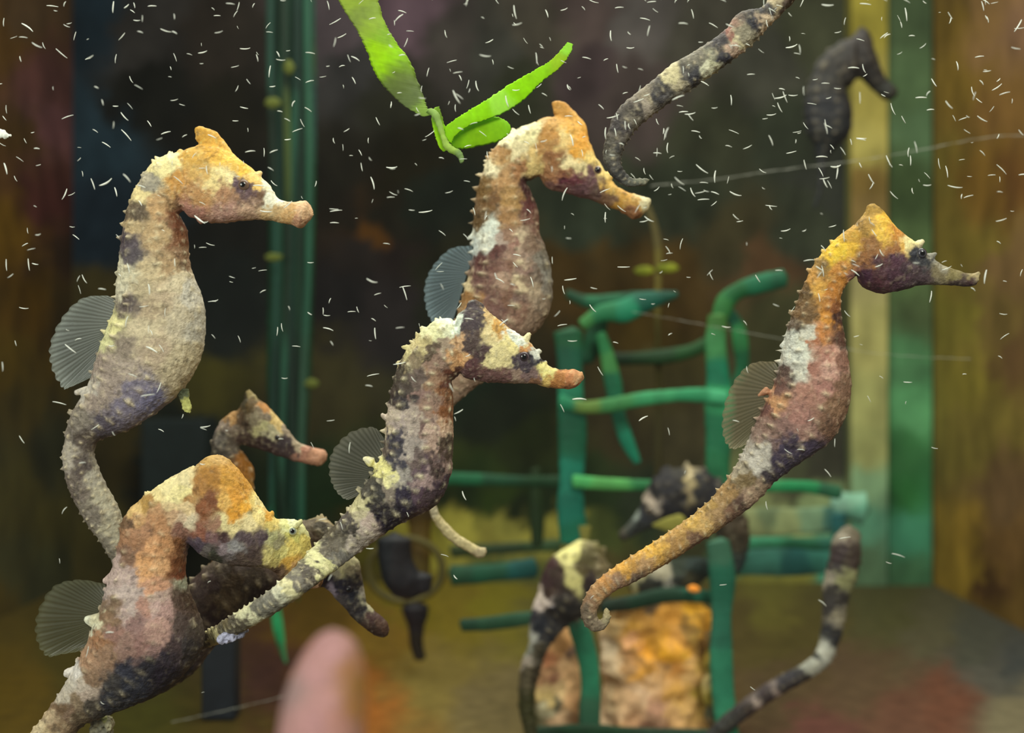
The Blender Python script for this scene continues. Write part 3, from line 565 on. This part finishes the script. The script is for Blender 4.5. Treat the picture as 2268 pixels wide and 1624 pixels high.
# J: dark one at the left of the orange rock
J_, Jo = seahorse('dark brown seahorse with pale yellow wedge and pinkish white cheek, left of the orange rock', 0.655,
 [(1330,1208,1240,1222),(1348,1265,1215,1250),(1346,1310,1205,1298),(1320,1352,1196,1335),(1268,1380,1196,1365),(1235,1410,1182,1395),(1212,1440,1170,1430),(1200,1480,1155,1470),(1188,1520,1148,1515),(1185,1560,1148,1560),(1188,1600,1155,1600),(1195,1650,1168,1650)],
 [(1250,1222,1300,1330),(1222,1232,1270,1360),(1200,1275,1250,1375),(1190,1320,1235,1385),(1178,1350,1220,1398),(1172,1385,1205,1412,.7),(1170,1410,1192,1425,.8)],
 None,
 """1232 1232 3c2824,1242 1270 3a2620,1256 1300 2c1e1c,1290 1240 4c4424,1296 1290 2a1c1c,1215 1310 38261f,1225 1350 221e20,1260 1330 241e1e,1245 1225 dcd68c,1255 1235 dcd48c,1270 1225 d4cc84,1262 1265 c8c080,1272 1290 c8c07c,1282 1305 bcb478,1220 1250 3c2424,1215 1290 3a2628,1240 1300 382a26,1235 1270 34281e,1300 1235 4c4424,1290 1260 4c4020,1310 1280 2c1e1e,1330 1260 6c6044,
 1300 1310 241e20,1195 1320 dcccc0,1205 1335 d8c8c0,1190 1340 ccbcb4,1185 1360 2a2830,1200 1375 20222c,1240 1350 22201e,1260 1360 201e20,1200 1400 1c1e28,1172 1412 a8a8a0,1170 1440 808074,1190 1450 342e20,1160 1465 988c80,1180 1490 342c1c,1155 1500 4c4430,1175 1560 30300f""",
 eyes=(1222, 1342), group=GRP, seed=113, vox=3.6, tubmix=.15, ring=2.4, eye_r=7, iris='14141c', rim='3c343a')
# K: dark tail, lower right
K_, Ko = seahorse('thin blackish seahorse with white-banded tail, trailing over the floor on the right of the crate', 0.665,
 [(1888,1165,1868,1168),(1905,1195,1845,1195),(1905,1240,1838,1235),(1895,1285,1828,1268),(1880,1320,1822,1305),(1872,1370,1822,1360),(1862,1410,1818,1400),(1850,1445,1812,1432),(1830,1478,1798,1455),(1790,1505,1765,1478),(1745,1530,1725,1498),(1700,1558,1680,1525),(1655,1590,1635,1558),(1615,1622,1595,1592),(1575,1655,1560,1630)],
 [(1888,1172,1868,1168),(1900,1172,1860,1190),(1908,1190,1850,1215,.6)],
 None,
 """1855 1330 302c2a,1860 1410 2a2a2c,1845 1420 28282c,1815 1455 30302e,1770 1495 28262a,1745 1510 28242a,1712 1540 30282c,1690 1550 30282a,1670 1562 302828,1640 1585 2c2828,1880 1180 5c5444,1870 1200 4c3c34,1865 1195 8c8474,1860 1230 34282a,1890 1240 382c26,1845 1255 2c2626,1835 1290 8c8474,1868 1290 808058,1850 1310 34302c,1840 1350 34302e,1855 1365 88806c,1850 1375 807868,1840 1390 2a2a2c,1845 1405 2a2a2c,1825 1440 b0b0a4,1835 1450 a8a89c,1795 1475 909084,
 1810 1465 9c9c90,1780 1500 34302e,1760 1510 26222a,1735 1520 28242a,1725 1530 8c7c74,1700 1545 34282a,1680 1560 94847c,1660 1570 342a28,1620 1600 2a2a28""",
 group=GRP, seed=127, vox=3.6, tubmix=.12, ring=2.6, kb=.8)

# small frills that belong to A and C
def blob(name, stn, d, spec, m, parent=None, origin=None, vox=2.0, k=.6, rough=2.5, rscale=6, seed=5, smooth=1, **kw):
    return organic(name, [stations(s, d, k) for s in stn], d, spec, vox=vox, rough=rough, rscale=rscale, m=m, parent=parent, origin=origin, seed=seed, smooth=smooth, **kw)[0]
o = blob('anal_fin', [[(392,868,418,862),(398,885,420,878),(402,902,424,898),(408,914,420,914)]], 0.42, "400 870 50563c,410 890 a8a860,415 908 bcbc70", M_SKIN, A, Ao, k=.3)
o['label'] = 'small yellow-green fin under the belly'
o = blob('skin_frill', [[(480,1408,490,1425),(505,1398,512,1422),(530,1392,535,1412),(546,1390,548,1402)]], 0.40, "500 1410 b4b4cc,520 1405 c4c4dc,540 1398 a8a8c0", M_SKIN, C, Co, k=.7, rough=4)
o['label'] = 'pale lavender frill of skin'
o = blob('coral_fragment', [[(205,1590,245,1588),(200,1608,250,1606),(206,1628,246,1630),(212,1660,240,1662)]], 0.41, "225 1592 c8c880,215 1605 9c9478,240 1602 b0a888,225 1620 6c6858", M_ROCK, rough=6, rscale=9)
tag(o, 'crusty grey and yellow crumb poking up at the bottom edge below the large tan seahorse', 'coral fragment')
o = blob('pale_stem', [[(948,1118,966,1118),(958,1150,975,1142),(978,1180,996,1165),(1005,1205,1020,1188),(1035,1222,1045,1202),(1058,1236,1062,1212),(1072,1234,1076,1214)]], 0.48,
         "955 1130 c8bc9c,985 1165 ccbc8c,1010 1190 d0c090,1040 1210 c8b888,1070 1225 b8a884", M_SKIN, k=.8, rough=1.2)
tag(o, 'beige curved stem with a blunt end hanging below the central dark mottled seahorse', 'stem')
o = blob('white_glint', [[(-22,280,-18,300),(-6,282,-4,306),(12,290,12,306),(24,298,24,302)]], 0.39, "0 290 e8f4f8,10 298 d8e8ec", M_SHRIMP, k=.5)  # a white highlight, modelled as a small solid speck
tag(o, 'bright white glint built solid at the left edge beside the reddish wall', 'glint')

# ------------------------------------------------------------------ foreground green sprig
def leafmesh(name, pairs, d, spec, parent, origin, k=0.1, jag=3.0, seed=1, m=None, nseg=12, curl=0):
    st = stations(pairs, d, k)
    st = catmull(st, len(st) * 2)
    rng = random.Random(seed)
    for s in st:
        h = (s[2:4] - s[:2]); L = np.linalg.norm(h) + 1e-6
        s[:2] -= h / L * rng.uniform(-.3, 1) * jag; s[2:4] += h / L * rng.uniform(-.3, 1) * jag
    v, f = loft(st, nseg, sq=1.0)
    v = np.array(v)
    if curl:
        v[:, 1] += curl * np.sin((v[:, 0] + v[:, 2]) / 60.0)
    q = np.column_stack([v[:, 0], -v[:, 2]])
    me = mesh_of(name, to_world(v, d) - np.array(origin), f)
    set_col(me, field(q, v[:, 1], spec, 5, 20, 6, seed, 0.06) * (0.72 if m == M_PLAST else 1.0))
    return link(name, me, m or M_LEAF, parent)
d0 = 0.40; so = P(990, 330, d0)
sp = empty('plant_sprig', so); tag(sp, 'floating sprig of bright lime green leaves above the brown seahorse at the top centre', 'plant')
leafmesh('leaf', [(735,-60,815,-50),(752,0,832,-10),(768,30,850,45),(792,70,878,95),(812,110,905,130),(830,160,925,180),(862,205,938,215),(900,238,945,238),(935,258,955,256)], d0,
  "780 0 9cb440,800 40 8ca048,820 60 a0bc40,850 85 90b830,840 110 a8d810,870 130 a4dc08,850 140 a8dc10,880 150 84a828,890 190 6c7c40,880 170 74883c,910 220 70804c,940 250 94b450,780 -40 a0b848", sp, so, seed=2, curl=6)
leafmesh('leaf', [(955,250,972,236),(958,275,980,262),(964,300,988,292),(972,322,992,316),(982,336,992,330)], d0, "965 255 90c030,970 290 a0d810,985 325 a4d818,978 245 7ca030", sp, so, seed=3, jag=2)
leafmesh('leaf', [(985,300,1000,318),(990,280,1010,300),(1030,250,1045,275),(1075,222,1095,258),(1125,190,1150,228),(1180,160,1200,182),(1220,135,1240,150),(1245,108,1262,118),(1258,93,1269,98)], d0,
  "1000 290 94d010,1060 250 9cdc10,1110 225 b0e850,1150 200 a0e010,1200 160 9cd818,1235 135 a0c820,1258 105 a0dc40", sp, so, seed=4, jag=2, curl=5)
leafmesh('leaf', [(998,300,1002,322),(1010,280,1015,330),(1045,262,1055,325),(1085,256,1098,315),(1118,266,1122,300),(1130,278,1130,292)], d0 + 0.003,
  "1010 300 94cc18,1060 290 8cc010,1100 280 90c818,1125 285 90cc20", sp, so, seed=5, jag=2)
leafmesh('stem', [(945,248,955,240),(960,262,972,252),(975,300,985,296),(985,330,1000,322),(1010,345,1022,336),(1020,362,1028,356)], d0 - 0.001, "950 250 a0c068,990 330 b0d060,1020 355 8ca868", sp, so, k=.8, jag=1.5, seed=6)

# ------------------------------------------------------------------ background green strand bundle
d1 = 0.80; bo = P(640, 1300, d1)
tp = empty('tape_plant', bo); tag(tp, 'tall bundle of dark green ribbon strands hanging vertically between the pale seahorse and the centre', 'plant')
rng = random.Random(4)
cols = ['0e3024', '051e12', '183e2c', '061c0e', '1c3828', '06241a', '2e3c18', '0a2818', '143a2a']
leafmesh('strand', [(598,-120,694,-120),(600,200,700,200),(594,500,698,500),(592,800,690,800),(594,1050,676,1050),(600,1160,664,1160),(610,1215,640,1215)], d1 + .03, '610 0 0e3426,650 0 0a2c14,690 0 163c30,610 200 14442c,640 180 24421c,680 220 1a3c34,610 500 0c3820,660 500 0e3418,690 600 0a2a16,600 800 0c3e26,660 800 0c3218,680 900 182c14,600 1050 0a3a24,650 1100 143820', tp, bo, k=.12, jag=2, m=M_RIBBON)
for i in range(9):
    x = 603 + i * 10.5; w = rng.uniform(15, 24); ybot = rng.choice([1150, 1200, 1330, 1100, 1250, 1190])
    ph = rng.uniform(0, 6); pr = []
    n = 14
    for j in range(n):
        y = -120 + (ybot + 120) * j / (n - 1); t = j / (n - 1)
        xx = x + 6 * math.sin(ph + y / 170) + (640 - x) * 0.25 * t - 6 * t
        ww = w * (1 if t < .9 else 1 - (t - .9) * 7)
        pr.append((xx - ww / 2, y, xx + ww / 2, y + 1))
    c = cols[i]
    leafmesh('strand', pr, d1 + rng.uniform(-.012, .012), f"{x} 100 {c},{x} 300 {cols[(i+3)%9]},{x} 600 {c},{x} 900 {cols[(i+5)%9]},{x} 1200 {c}", tp, bo, k=.3, jag=.8, seed=i, m=M_RIBBON)
leafmesh('strand', [(592,1120,606,1120),(594,1200,610,1200),(596,1280,614,1280),(598,1340,620,1338),(606,1400,628,1394),(618,1440,632,1436),(630,1470,636,1468)], d1, "600 1200 14442c,605 1330 2c7c4c,615 1400 2c945c,625 1450 3c7c50", tp, bo, k=.3, jag=.8, m=M_RIBBON)
for (x, y, w, h) in [(604, 228, 34, 22), (606, 570, 36, 16), (690, 850, 30, 18), (640, 150, 24, 30)]:
    leafmesh('leaflet', [(x - w / 2, y - 3, x - w / 2, y + 3), (x - w / 5, y - h / 2, x - w / 5, y + h / 2), (x + w / 5, y - h / 2, x + w / 5, y + h / 2), (x + w / 2, y - 3, x + w / 2, y + 3)], d1 - .015, f"{x} {y} 5c6428", tp, bo, k=.3, seed=int(x))

# thin pale plant behind, centre right
d2 = 0.82; po = P(1460, 1100, d2)
pp = empty('stem_plant', po); tag(pp, 'thin pale olive plant stem with two small yellow-green leaves rising behind the crate', 'plant')
leafmesh('stem', [(1422,455,1440,455),(1440,500,1456,498),(1448,550,1466,550),(1450,600,1466,600),(1450,720,1462,720),(1452,850,1466,850),(1450,950,1466,950),(1448,1040,1468,1040),(1450,1120,1468,1120)], d2, "1445 500 5c5434,1455 600 6c6230,1455 800 443f1e,1458 1000 4c472a", pp, po, k=.7, jag=1)
for x0, x1, y in ((1406, 1448, 600), (1455, 1502, 594)):
    leafmesh('leaf', [(x0, y - 3, x0, y + 3), (x0 + 12, y - 9, x0 + 12, y + 9), (x1 - 12, y - 10, x1 - 12, y + 8), (x1, y - 3, x1, y + 3)], d2 - .004, f"{x0} {y} 6c7420,{x1} {y} 848c28", pp, po, k=.25, jag=1)

# ------------------------------------------------------------------ green crate
co = P(1420, 1600, 0.70)
cr = empty('plastic_crate', co); tag(cr, 'green plastic mesh crate of posts and rails standing around the orange rock', 'crate')
def bar(name, pts, w, d, spec, k=.4, seed=1):
    pr = []; w0 = w
    d = float(np.interp(d, [.59, .60, .66, .76], [.68, .69, .745, .92]))
    a = np.array(pts, float); n = len(a)
    for i in range(n):
        t = a[min(i + 1, n - 1), :2] - a[max(i - 1, 0), :2]; t /= (np.linalg.norm(t) + 1e-6)
        nn = np.array([t[1], -t[0]]); ww = (1.22 if name == 'post' else 1.0) * (a[i, 2] if a.shape[1] > 2 else w) / 2 * (1 + .1 * math.sin(i * 2.3 + pts[0][0]))
        pr.append((a[i, 0] - nn[0] * ww, a[i, 1] - nn[1] * ww, a[i, 0] + nn[0] * ww, a[i, 1] + nn[1] * ww))
    return leafmesh(name, pr, d, spec, cr, co, k=k, jag=1.2, seed=seed, m=M_PLAST, nseg=16)
bar('post', [(1258,735),(1262,800),(1264,880),(1268,960),(1266,1060),(1264,1120),(1272,1200)], 48, .655, "1260 740 1a5434,1262 800 12503a,1264 880 1e7858,1268 960 145c40,1266 1070 187c64,1262 1120 0e6e5a,1272 1190 0c6c50")
bar('post', [(1590,700,34),(1585,760,36),(1590,830,46),(1594,900,50),(1592,970,48),(1590,1040,46),(1598,1090,34)], 46, .655, "1588 700 3c6c30,1585 760 3a7c48,1592 830 127050,1594 880 38a068,1592 950 1c6c48,1590 1050 206c44")
bar('rail', [(1596,700),(1608,668),(1635,645),(1680,630),(1738,616)], 40, .66, "1600 690 2c6c34,1630 650 14582c,1680 630 126040,1735 616 125438")
bar('post', [(1612,690,22),(1632,720,26),(1640,760,26),(1644,810,24),(1632,850,20)], 26, .675, "1620 700 0c5038,1642 740 2c7c44,1644 810 18603c")
bar('rail', [(1240,890),(1290,902),(1350,898),(1420,885),(1500,876),(1560,876),(1608,882)], 30, .648, "1245 890 208058,1300 900 64843c,1360 896 3c8048,1450 880 389460,1540 874 2c8c5c,1605 882 48b07c")
bar('rail', [(1270,1066),(1340,1072),(1450,1076),(1560,1080),(1680,1078),(1780,1078),(1860,1092)], 27, .648, "1280 1066 4cac60,1340 1070 58a858,1450 1074 2c7c48,1560 1080 1a5c34,1680 1075 2c8850,1780 1076 1c8850,1850 1090 206040")
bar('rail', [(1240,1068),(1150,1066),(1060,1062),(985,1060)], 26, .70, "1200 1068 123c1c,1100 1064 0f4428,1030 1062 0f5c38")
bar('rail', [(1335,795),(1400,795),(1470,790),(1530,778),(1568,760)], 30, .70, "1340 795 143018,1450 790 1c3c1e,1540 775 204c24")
bar('strut', [(1330,740,26),(1345,790,30),(1358,850,36),(1370,920,34),(1390,980,28),(1412,1025,16)], 30, .665, "1340 760 206c3c,1355 800 3c7c40,1358 850 126040,1370 920 0e6044,1395 990 107a5c")
bar('strut', [(1290,720,24),(1330,695,40),(1380,690,50),(1430,668,44),(1500,652,14)], 40, .665, "1290 715 3c7c40,1340 695 206c44,1390 695 1c7a58,1440 670 105040,1490 655 0f4434")
bar('strut', [(1345,680,16),(1320,740,40),(1300,790,40),(1270,800,14)], 40, .672, "1340 690 0c4024,1310 760 0c4c2c,1290 800 124c30")
bar('strut', [(1255,650,20),(1300,668,26),(1360,665,28),(1420,650,12)], 26, .685, "1260 655 0c3c24,1340 668 185c3c,1410 655 0f4830")
bar('post', [(1590,1200,40),(1600,1280,46),(1598,1360,40),(1597,1440,38),(1600,1520,42),(1608,1600,44),(1612,1660,44)], 42, .60, "1590 1220 3c6c54,1600 1280 206850,1598 1380 2a7058,1600 1500 308464,1608 1600 38906c")
bar('post', [(1262,1362,24),(1285,1400,34),(1302,1460,38),(1308,1520,36),(1306,1580,36),(1306,1660,36)], 36, .60, "1265 1370 386850,1290 1410 2c7c5c,1305 1480 308c68,1306 1600 386c50")
bar('rail', [(1330,1345),(1400,1335),(1480,1318),(1560,1322),(1600,1330)], 32, .615, "1340 1345 24382a,1450 1325 1c402c,1580 1325 1c6048")
bar('rail', [(1590,1212),(1660,1204),(1740,1202),(1820,1206),(1872,1200)], 26, .69, "1600 1210 2c7c58,1680 1204 3c946c,1780 1204 1c6444,1850 1204 206450")
bar('panel', [(1580,1245),(1660,1244),(1750,1240),(1830,1238),(1856,1236)], 66, .71, "1600 1245 306c58,1700 1244 3c7c6c,1760 1250 1c5c58,1820 1238 347c6c", k=.12)
bar('panel', [(1570,1160),(1680,1158),(1780,1154),(1850,1150)], 60, .735, "1580 1160 606a44,1660 1160 8c9464,1740 1162 98a470,1800 1150 7c9c78,1845 1150 3c6c60,1700 1140 6c7c58", k=.12)
bar('rail', [(1000,1275),(1060,1272),(1120,1266),(1185,1258)], 42, .70, "1000 1275 1a442c,1080 1272 124c34,1170 1262 0c5450")
bar('rail', [(1022,1385),(1080,1382),(1140,1374),(1200,1366)], 30, .66, "1022 1385 143c28,1100 1380 1e4a30,1180 1370 28543c")
bar('reflection_block', [(1850,1120),(1880,1122),(1912,1126)], 66, .735, "1860 1115 88b8a0,1885 1105 84b89c,1900 1135 6cac90,1862 1150 2c6c64", k=.5)  # a pale green reflection, modelled as a solid block on the crate
bar('post', [(1856,1140,24),(1858,1180,30),(1852,1210,24)], 28, .72, "1856 1150 1c5c5c,1856 1190 205c50")
bar('post', [(1186,1040,24),(1188,1110,26),(1190,1160,26),(1190,1210,22)], 26, .74, "1188 1060 1a300c,1188 1190 1c340f", k=.7)
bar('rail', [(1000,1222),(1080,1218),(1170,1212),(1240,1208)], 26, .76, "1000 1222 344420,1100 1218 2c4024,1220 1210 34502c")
bar('rail', [(1180,1622),(1300,1618),(1400,1624),(1600,1628)], 26, .59, "1180 1620 24402a,1300 1618 1c4428,1500 1625 2a4430")

# ------------------------------------------------------------------ sponge rocks behind the lower posts
o = blob('sponge_rock', [[(1340,1345,1560,1335),(1322,1390,1588,1375),(1330,1450,1586,1440),(1335,1520,1592,1510),(1325,1580,1596,1570),(1318,1615,1600,1612),(1325,1640,1590,1640)],
   [(1380,1330,1440,1450),(1460,1325,1500,1440),(1540,1340,1560,1420)], [(1360,1480,1440,1640),(1450,1470,1530,1620)]], 0.72,
   """1350 1380 a88c60,1370 1350 b48848,1400 1400 b88838,1420 1360 9c7030,1440 1340 5c4830,1460 1350 bc8434,1490 1370 bc8434,1500 1400 b4803c,1450 1430 b8842c,1400 1430 dca070,1430 1440 cc8c28,1480 1450 dc9c28,1510 1450 e4a038,1500 1480 b87c38,
   1540 1350 d09828,1560 1380 d89c34,1520 1390 705428,1545 1430 7c5c28,1530 1400 8c6c30,1340 1430 b8a488,1340 1480 c0a888,1360 1500 bca07c,1390 1480 8c6840,1420 1490 b07c30,1460 1490 b08450,1380 1530 a48460,1440 1510 c0986c,1410 1550 b08c68,1430 1530 b89878,
   1520 1500 c09860,1500 1540 bc8c44,1530 1460 c89c60,1560 1460 9c7c34,1350 1550 b49c78,1340 1590 bca080,1400 1600 906c4c,1450 1590 84644c,1460 1570 987058,1500 1590 b48c5c,1520 1560 bc9458,1440 1620 7c5844,1380 1620 a88058,1550 1540 8c7428,1370 1420 b08854,1570 1500 8c7830""",
   M_ROCK, gain=1.35, vox=5, k=.45, rough=16, rscale=55, seed=141, warp=16, cscale=40, smooth=2, p=4.5)
tag(o, 'large lumpy orange and tan sponge rock standing between the two lower green posts', 'rock')
o = blob('sponge_rock', [[(1225,1375,1262,1370),(1200,1420,1285,1405),(1180,1480,1300,1460),(1165,1540,1300,1530),(1170,1600,1300,1600),(1180,1640,1300,1640)]], 0.72,
   """1245 1380 a07c50,1220 1420 9c7448,1250 1430 8c6438,1265 1400 b08454,1210 1460 905c3c,1260 1470 b08c64,1230 1500 5c3824,1215 1480 8c6848,1280 1500 bc9468,1240 1530 b4986c,1210 1550 a8905c,1270 1550 bc9064,1200 1580 948c70,1230 1560 3c3828,1250 1600 a88868,1280 1600 a07c58,1185 1560 54482c,1180 1600 3c3a20,1270 1440 4c382c""",
   M_ROCK, gain=1.35, vox=5, k=.55, rough=11, rscale=40, seed=149, warp=14, cscale=34, smooth=2, p=4.5)
tag(o, 'smaller tan and brown sponge rock to the left of the bent green post', 'rock')
o = blob('polyp_cluster', [[(1560,1450,1592,1446),(1556,1475,1594,1470),(1562,1495,1585,1492)],[(1556,1500,1590,1498),(1552,1530,1598,1526),(1560,1560,1594,1558)],[(1560,1400,1582,1396),(1556,1425,1584,1420),(1562,1445,1584,1442)],[(1566,1550,1590,1550),(1560,1585,1600,1582),(1570,1620,1596,1620)]], 0.70,
   "1575 1460 9c8430,1575 1485 8c7c2c,1570 1515 b8a46c,1580 1540 94842c,1575 1410 7c5c28,1580 1580 44442c,1575 1520 a0902c,1580 1610 705c3c", M_ROCK, vox=4, k=.7, rough=2, rscale=14, seed=151)
tag(o, 'string of yellow-olive knobs down the right edge of the orange rock', 'coral')
o = blob('orange_polyp', [[(1522,1300,1526,1310),(1534,1296,1536,1314),(1548,1300,1550,1312)]], 0.695, "1535 1305 e89030", M_ROCK, vox=2.5, k=.7, rough=1)
tag(o, 'tiny bright orange polyp on the dark shelf above the orange rock', 'polyp')
o = blob('mussel_clump', [[(1390,1275,1400,1320),(1430,1258,1440,1325),(1480,1240,1495,1325),(1530,1232,1545,1300),(1570,1235,1580,1270)]], 0.715,
   "1395 1300 343820,1405 1290 a8a078,1412 1305 b0a878,1430 1300 2c2c24,1465 1270 a8a088,1475 1285 9c988c,1450 1290 2a2c28,1500 1290 242824,1530 1290 34301c,1550 1250 24302c,1560 1260 1c2c28,1500 1250 2c3428", M_ROCK, vox=4, k=.6, rough=5, rscale=22, seed=157)
tag(o, 'dark shelly clump with cream streaks under the tawny curled tail', 'mussel clump')
for nm, q, c, lb in (('leaf_scrap', [(1445,1162,1447,1166),(1475,1148,1482,1178),(1500,1140,1510,1180),(1512,1142,1520,1170)], '989448', 'yellow-green leaf scrap under the black seahorse in the crate'),
                 ('leaf_scrap', [(1286,1180,1290,1180),(1282,1165,1308,1165),(1286,1192,1304,1192),(1292,1210,1298,1210)], '8c8844', 'round olive leaf scrap just right of the lower left crate post')):
    l = leafmesh(nm, q, .70, f"{q[0][0]} {q[0][1]} {c}", None, (0, 0, 0), k=.2, jag=1); tag(l, lb, 'leaf')

# ------------------------------------------------------------------ fitting at the back, centre
fo = P(900, 1400, 0.84)
fe = empty('drain_fitting', fo); tag(fe, 'dark round drain fitting with brown stem and black nozzle, behind the central dark seahorse', 'fitting')
def fpart(name, stn, d, spec, k=.9, vox=3.5, rough=.8, rscale=20): return blob(name, stn, d, spec, M_PLAST, fe, fo, vox=vox, k=k, rough=rough, rscale=rscale)
fpart('stem', [[(880,1080,965,1080),(890,1130,965,1130),(905,1170,955,1170),(908,1230,955,1230),(915,1290,950,1290)]], .85, "920 1100 2c2210,930 1200 4c3c14,930 1270 4c4018")
fpart('basket', [[(835,1195,910,1195),(838,1240,915,1240),(850,1290,935,1285),(870,1318,930,1318)],[(905,1280,960,1275),(912,1310,955,1308)]], .66, "870 1240 14161a,900 1300 14161c,940 1290 181a20", k=.6)
ringv = []; ringf = []; NR, NS = 48, 10
for i in range(NR):
    t = 2 * math.pi * i / NR; c_, s_ = math.cos(t), math.sin(t)
    for j in range(NS):
        u = 2 * math.pi * j / NS; R = 1 + 0.11 * math.cos(u)
        ringv.append((898 + 82 * c_ * R, 9 * math.sin(u), -(1262 + 70 * s_ * R)))
        ringf.append((i * NS + j, i * NS + (j + 1) % NS, ((i + 1) % NR) * NS + (j + 1) % NS, ((i + 1) % NR) * NS + j))
me = mesh_of('ring', to_world(np.array(ringv), .83) - np.array(fo), ringf); set_col(me, np.tile(lin([66, 60, 24]), (len(ringv), 1))); link('ring', me, M_PLAST, fe)
fpart('nozzle', [[(888,1345,950,1342),(895,1368,948,1366),(904,1392,940,1388),(908,1430,938,1426),(918,1462,944,1456)]], .83, "915 1360 14141a,925 1440 181610")
# dark post, lower left of centre
def slab(name, label, cat, x0, x1, y0, y1, d, th, color, m=M_PLAST):
    a = P(x0, y1, d); b = P(x1, y0, d)
    o = box(name, a.x, b.x, d, d + th, max(a.z, 0.0005), b.z, m, None, color); tag(o, label, cat)
    md = o.modifiers.new('b', 'BEVEL'); md.width = .0015; md.segments = 2
    return o
slab('filter_tube', 'dark blue-black upright tube standing on the floor at the lower left, beside the pink fingertip', 'tube', 445, 520, 1395, 1596, .73, .017, (24, 28, 34))
slab('filter_box', 'dark teal box against the back wall behind the lower-left seahorses', 'box', 312, 455, 930, 1142, 1.12, .05, (20, 30, 30))

# ------------------------------------------------------------------ fingertip
o = blob('finger', [[(706,1406,762,1404),(678,1440,788,1425),(652,1485,805,1472),(632,1535,813,1535),(620,1590,808,1600),(612,1660,806,1680),(606,1780,812,1800),(612,1900,806,1920),(604,2040,824,2040),(600,2160,830,2160)]], 0.20,
   "720 1420 94706a,740 1450 9c7670,700 1500 9c7670,650 1530 887068,720 1560 a47c74,770 1480 8c6440,795 1520 84602c,750 1600 a47868,700 1600 a47c76,780 1570 946a38,700 1680 9c7670,740 1900 9c7670", M_SKIN, vox=5, k=.8, rough=1.2, rscale=40, seed=163, p=3.0, vary=.04, warp=8)
tag(o, 'blurred pinkish finger rising from the bottom edge left of centre, held outside the glass', 'finger')

# ------------------------------------------------------------------ scratches on the front glass
def scratch(pts, w, lab):
    d = .2985; a = catmull(np.array(pts, float), 60); v = []; f = []
    rng = random.Random(int(pts[0][0]))
    for i, (x, y) in enumerate(a):
        ww = w * rng.uniform(.3, 1.3); y += rng.uniform(-1, 1)
        for k in range(4):
            t = math.pi / 2 * k; v.append((x + math.cos(t) * 0, ww * math.sin(t), -(y + ww * math.cos(t))))
    for i in range(len(a) - 1):
        for k in range(4): f.append((i * 4 + k, i * 4 + (k + 1) % 4, i * 4 + 4 + (k + 1) % 4, i * 4 + 4 + k))
    me = mesh_of('scratch', to_world(np.array(v), d), f); o = link('scratch', me, M_SCR, g); o['label'] = lab
M_SCR = mat('scratch_white', (190, 190, 175), alpha=.35)
scratch([(1440,412),(1600,395),(1740,375),(1900,355),(2050,330),(2180,305),(2268,300)], 1.1, 'long pale scratch')
scratch([(1400,690),(1550,718),(1700,745),(1850,770),(2000,788),(2150,795)], .7, 'faint scratch')
scratch([(380,1600),(480,1578),(600,1550),(680,1528)], .9, 'short scratch')

# ------------------------------------------------------------------ brine shrimp: hundreds of white streaks
def shrimp_mesh(seed):
    rng = random.Random(seed); n = 9; v = []; f = []; bend = rng.uniform(-.35, .35); kink = rng.uniform(-.2, .2)
    for i in range(n):
        t = i / (n - 1); r = 0.052 * math.sin(math.pi * (0.08 + 0.84 * t)) * (1.2 - 0.5 * t) + .018
        x = t - .5; z = bend * (x * x - .25) + kink * max(0, x) ** 2
        for j in range(6):
            a = math.pi * j / 3; v.append((x, r * math.cos(a), z + r * math.sin(a)))
    for i in range(n - 1):
        for j in range(6): f.append((i * 6 + j, i * 6 + (j + 1) % 6, i * 6 + 6 + (j + 1) % 6, i * 6 + 6 + j))
    f.append(tuple(range(5, -1, -1))); f.append(tuple(range((n - 1) * 6, n * 6)))
    me = mesh_of('brine_shrimp', v, f); me.materials.append(M_SHRIMP)
    return me
SM = [shrimp_mesh(s) for s in range(6)]
rng = random.Random(2024)
def dens(x, y):
    if y > 1300: return .05
    a = 1.0 if y < 480 else (.62 if y < 760 else (.26 if y < 1000 else .1))
    if x > 1380 and y < 620: a *= 1.35
    if x < 720 and y < 330: a *= 1.25
    return a
spots = []
while len(spots) < 760:
    x, y = rng.uniform(-10, 2278), rng.uniform(-10, 1630)
    if rng.random() * 1.4 < dens(x, y):
        spots.append((x, y, rng.uniform(.376, .39) if rng.random() < .8 else rng.uniform(.35, .376), rng.choices([8, 12, 17, 22, 28], [2, 4, 5, 4, 1.6])[0] * rng.uniform(.8, 1.15),
                      rng.choice([rng.gauss(25, 25), rng.gauss(80, 20), rng.gauss(-5, 12), rng.uniform(0, 180)]), rng.uniform(-.6, .6)))
spots.sort(key=lambda s: -s[3] / s[2])
first = None
rest_v, rest_f = [], []
for i, (x, y, d, L, ang, tilt) in enumerate(spots):
    ln = L * d / FP * 1.05; p = P(x, y, d); thick = (0.85 if L > 14 else 1.3) * rng.uniform(.6, 1.15)
    rot = (0, math.radians(ang), tilt)
    if i < 300:
        o = bpy.data.objects.new('brine_shrimp', SM[i % 6]) if first is None else first.copy()
        if first is None: first = o
        o.data = SM[i % 6]; COL.objects.link(o)
        o.location = p; o.rotation_euler = rot; o.scale = (ln, ln * thick, ln * thick)
        tag(o, 'tiny white brine shrimp drifting in the water as one of the larger pale streaks', 'shrimp', 'brine shrimp streaks drifting in the water')
    else:
        from mathutils import Matrix, Euler
        M = Matrix.LocRotScale(p, Euler(rot), Vector((ln, ln * thick, ln * thick))); k = len(rest_v)
        me = SM[i % 6]; rest_v += [M @ q.co for q in me.vertices]; rest_f += [tuple(j + k for j in pl.vertices) for pl in me.polygons]
me = mesh_of('brine_shrimp_swarm', rest_v, rest_f)
o = link('brine_shrimp_swarm', me, M_SHRIMP); tag(o, 'swarm of the tiniest white specks of brine shrimp scattered through the water', 'shrimp', None, 'stuff')
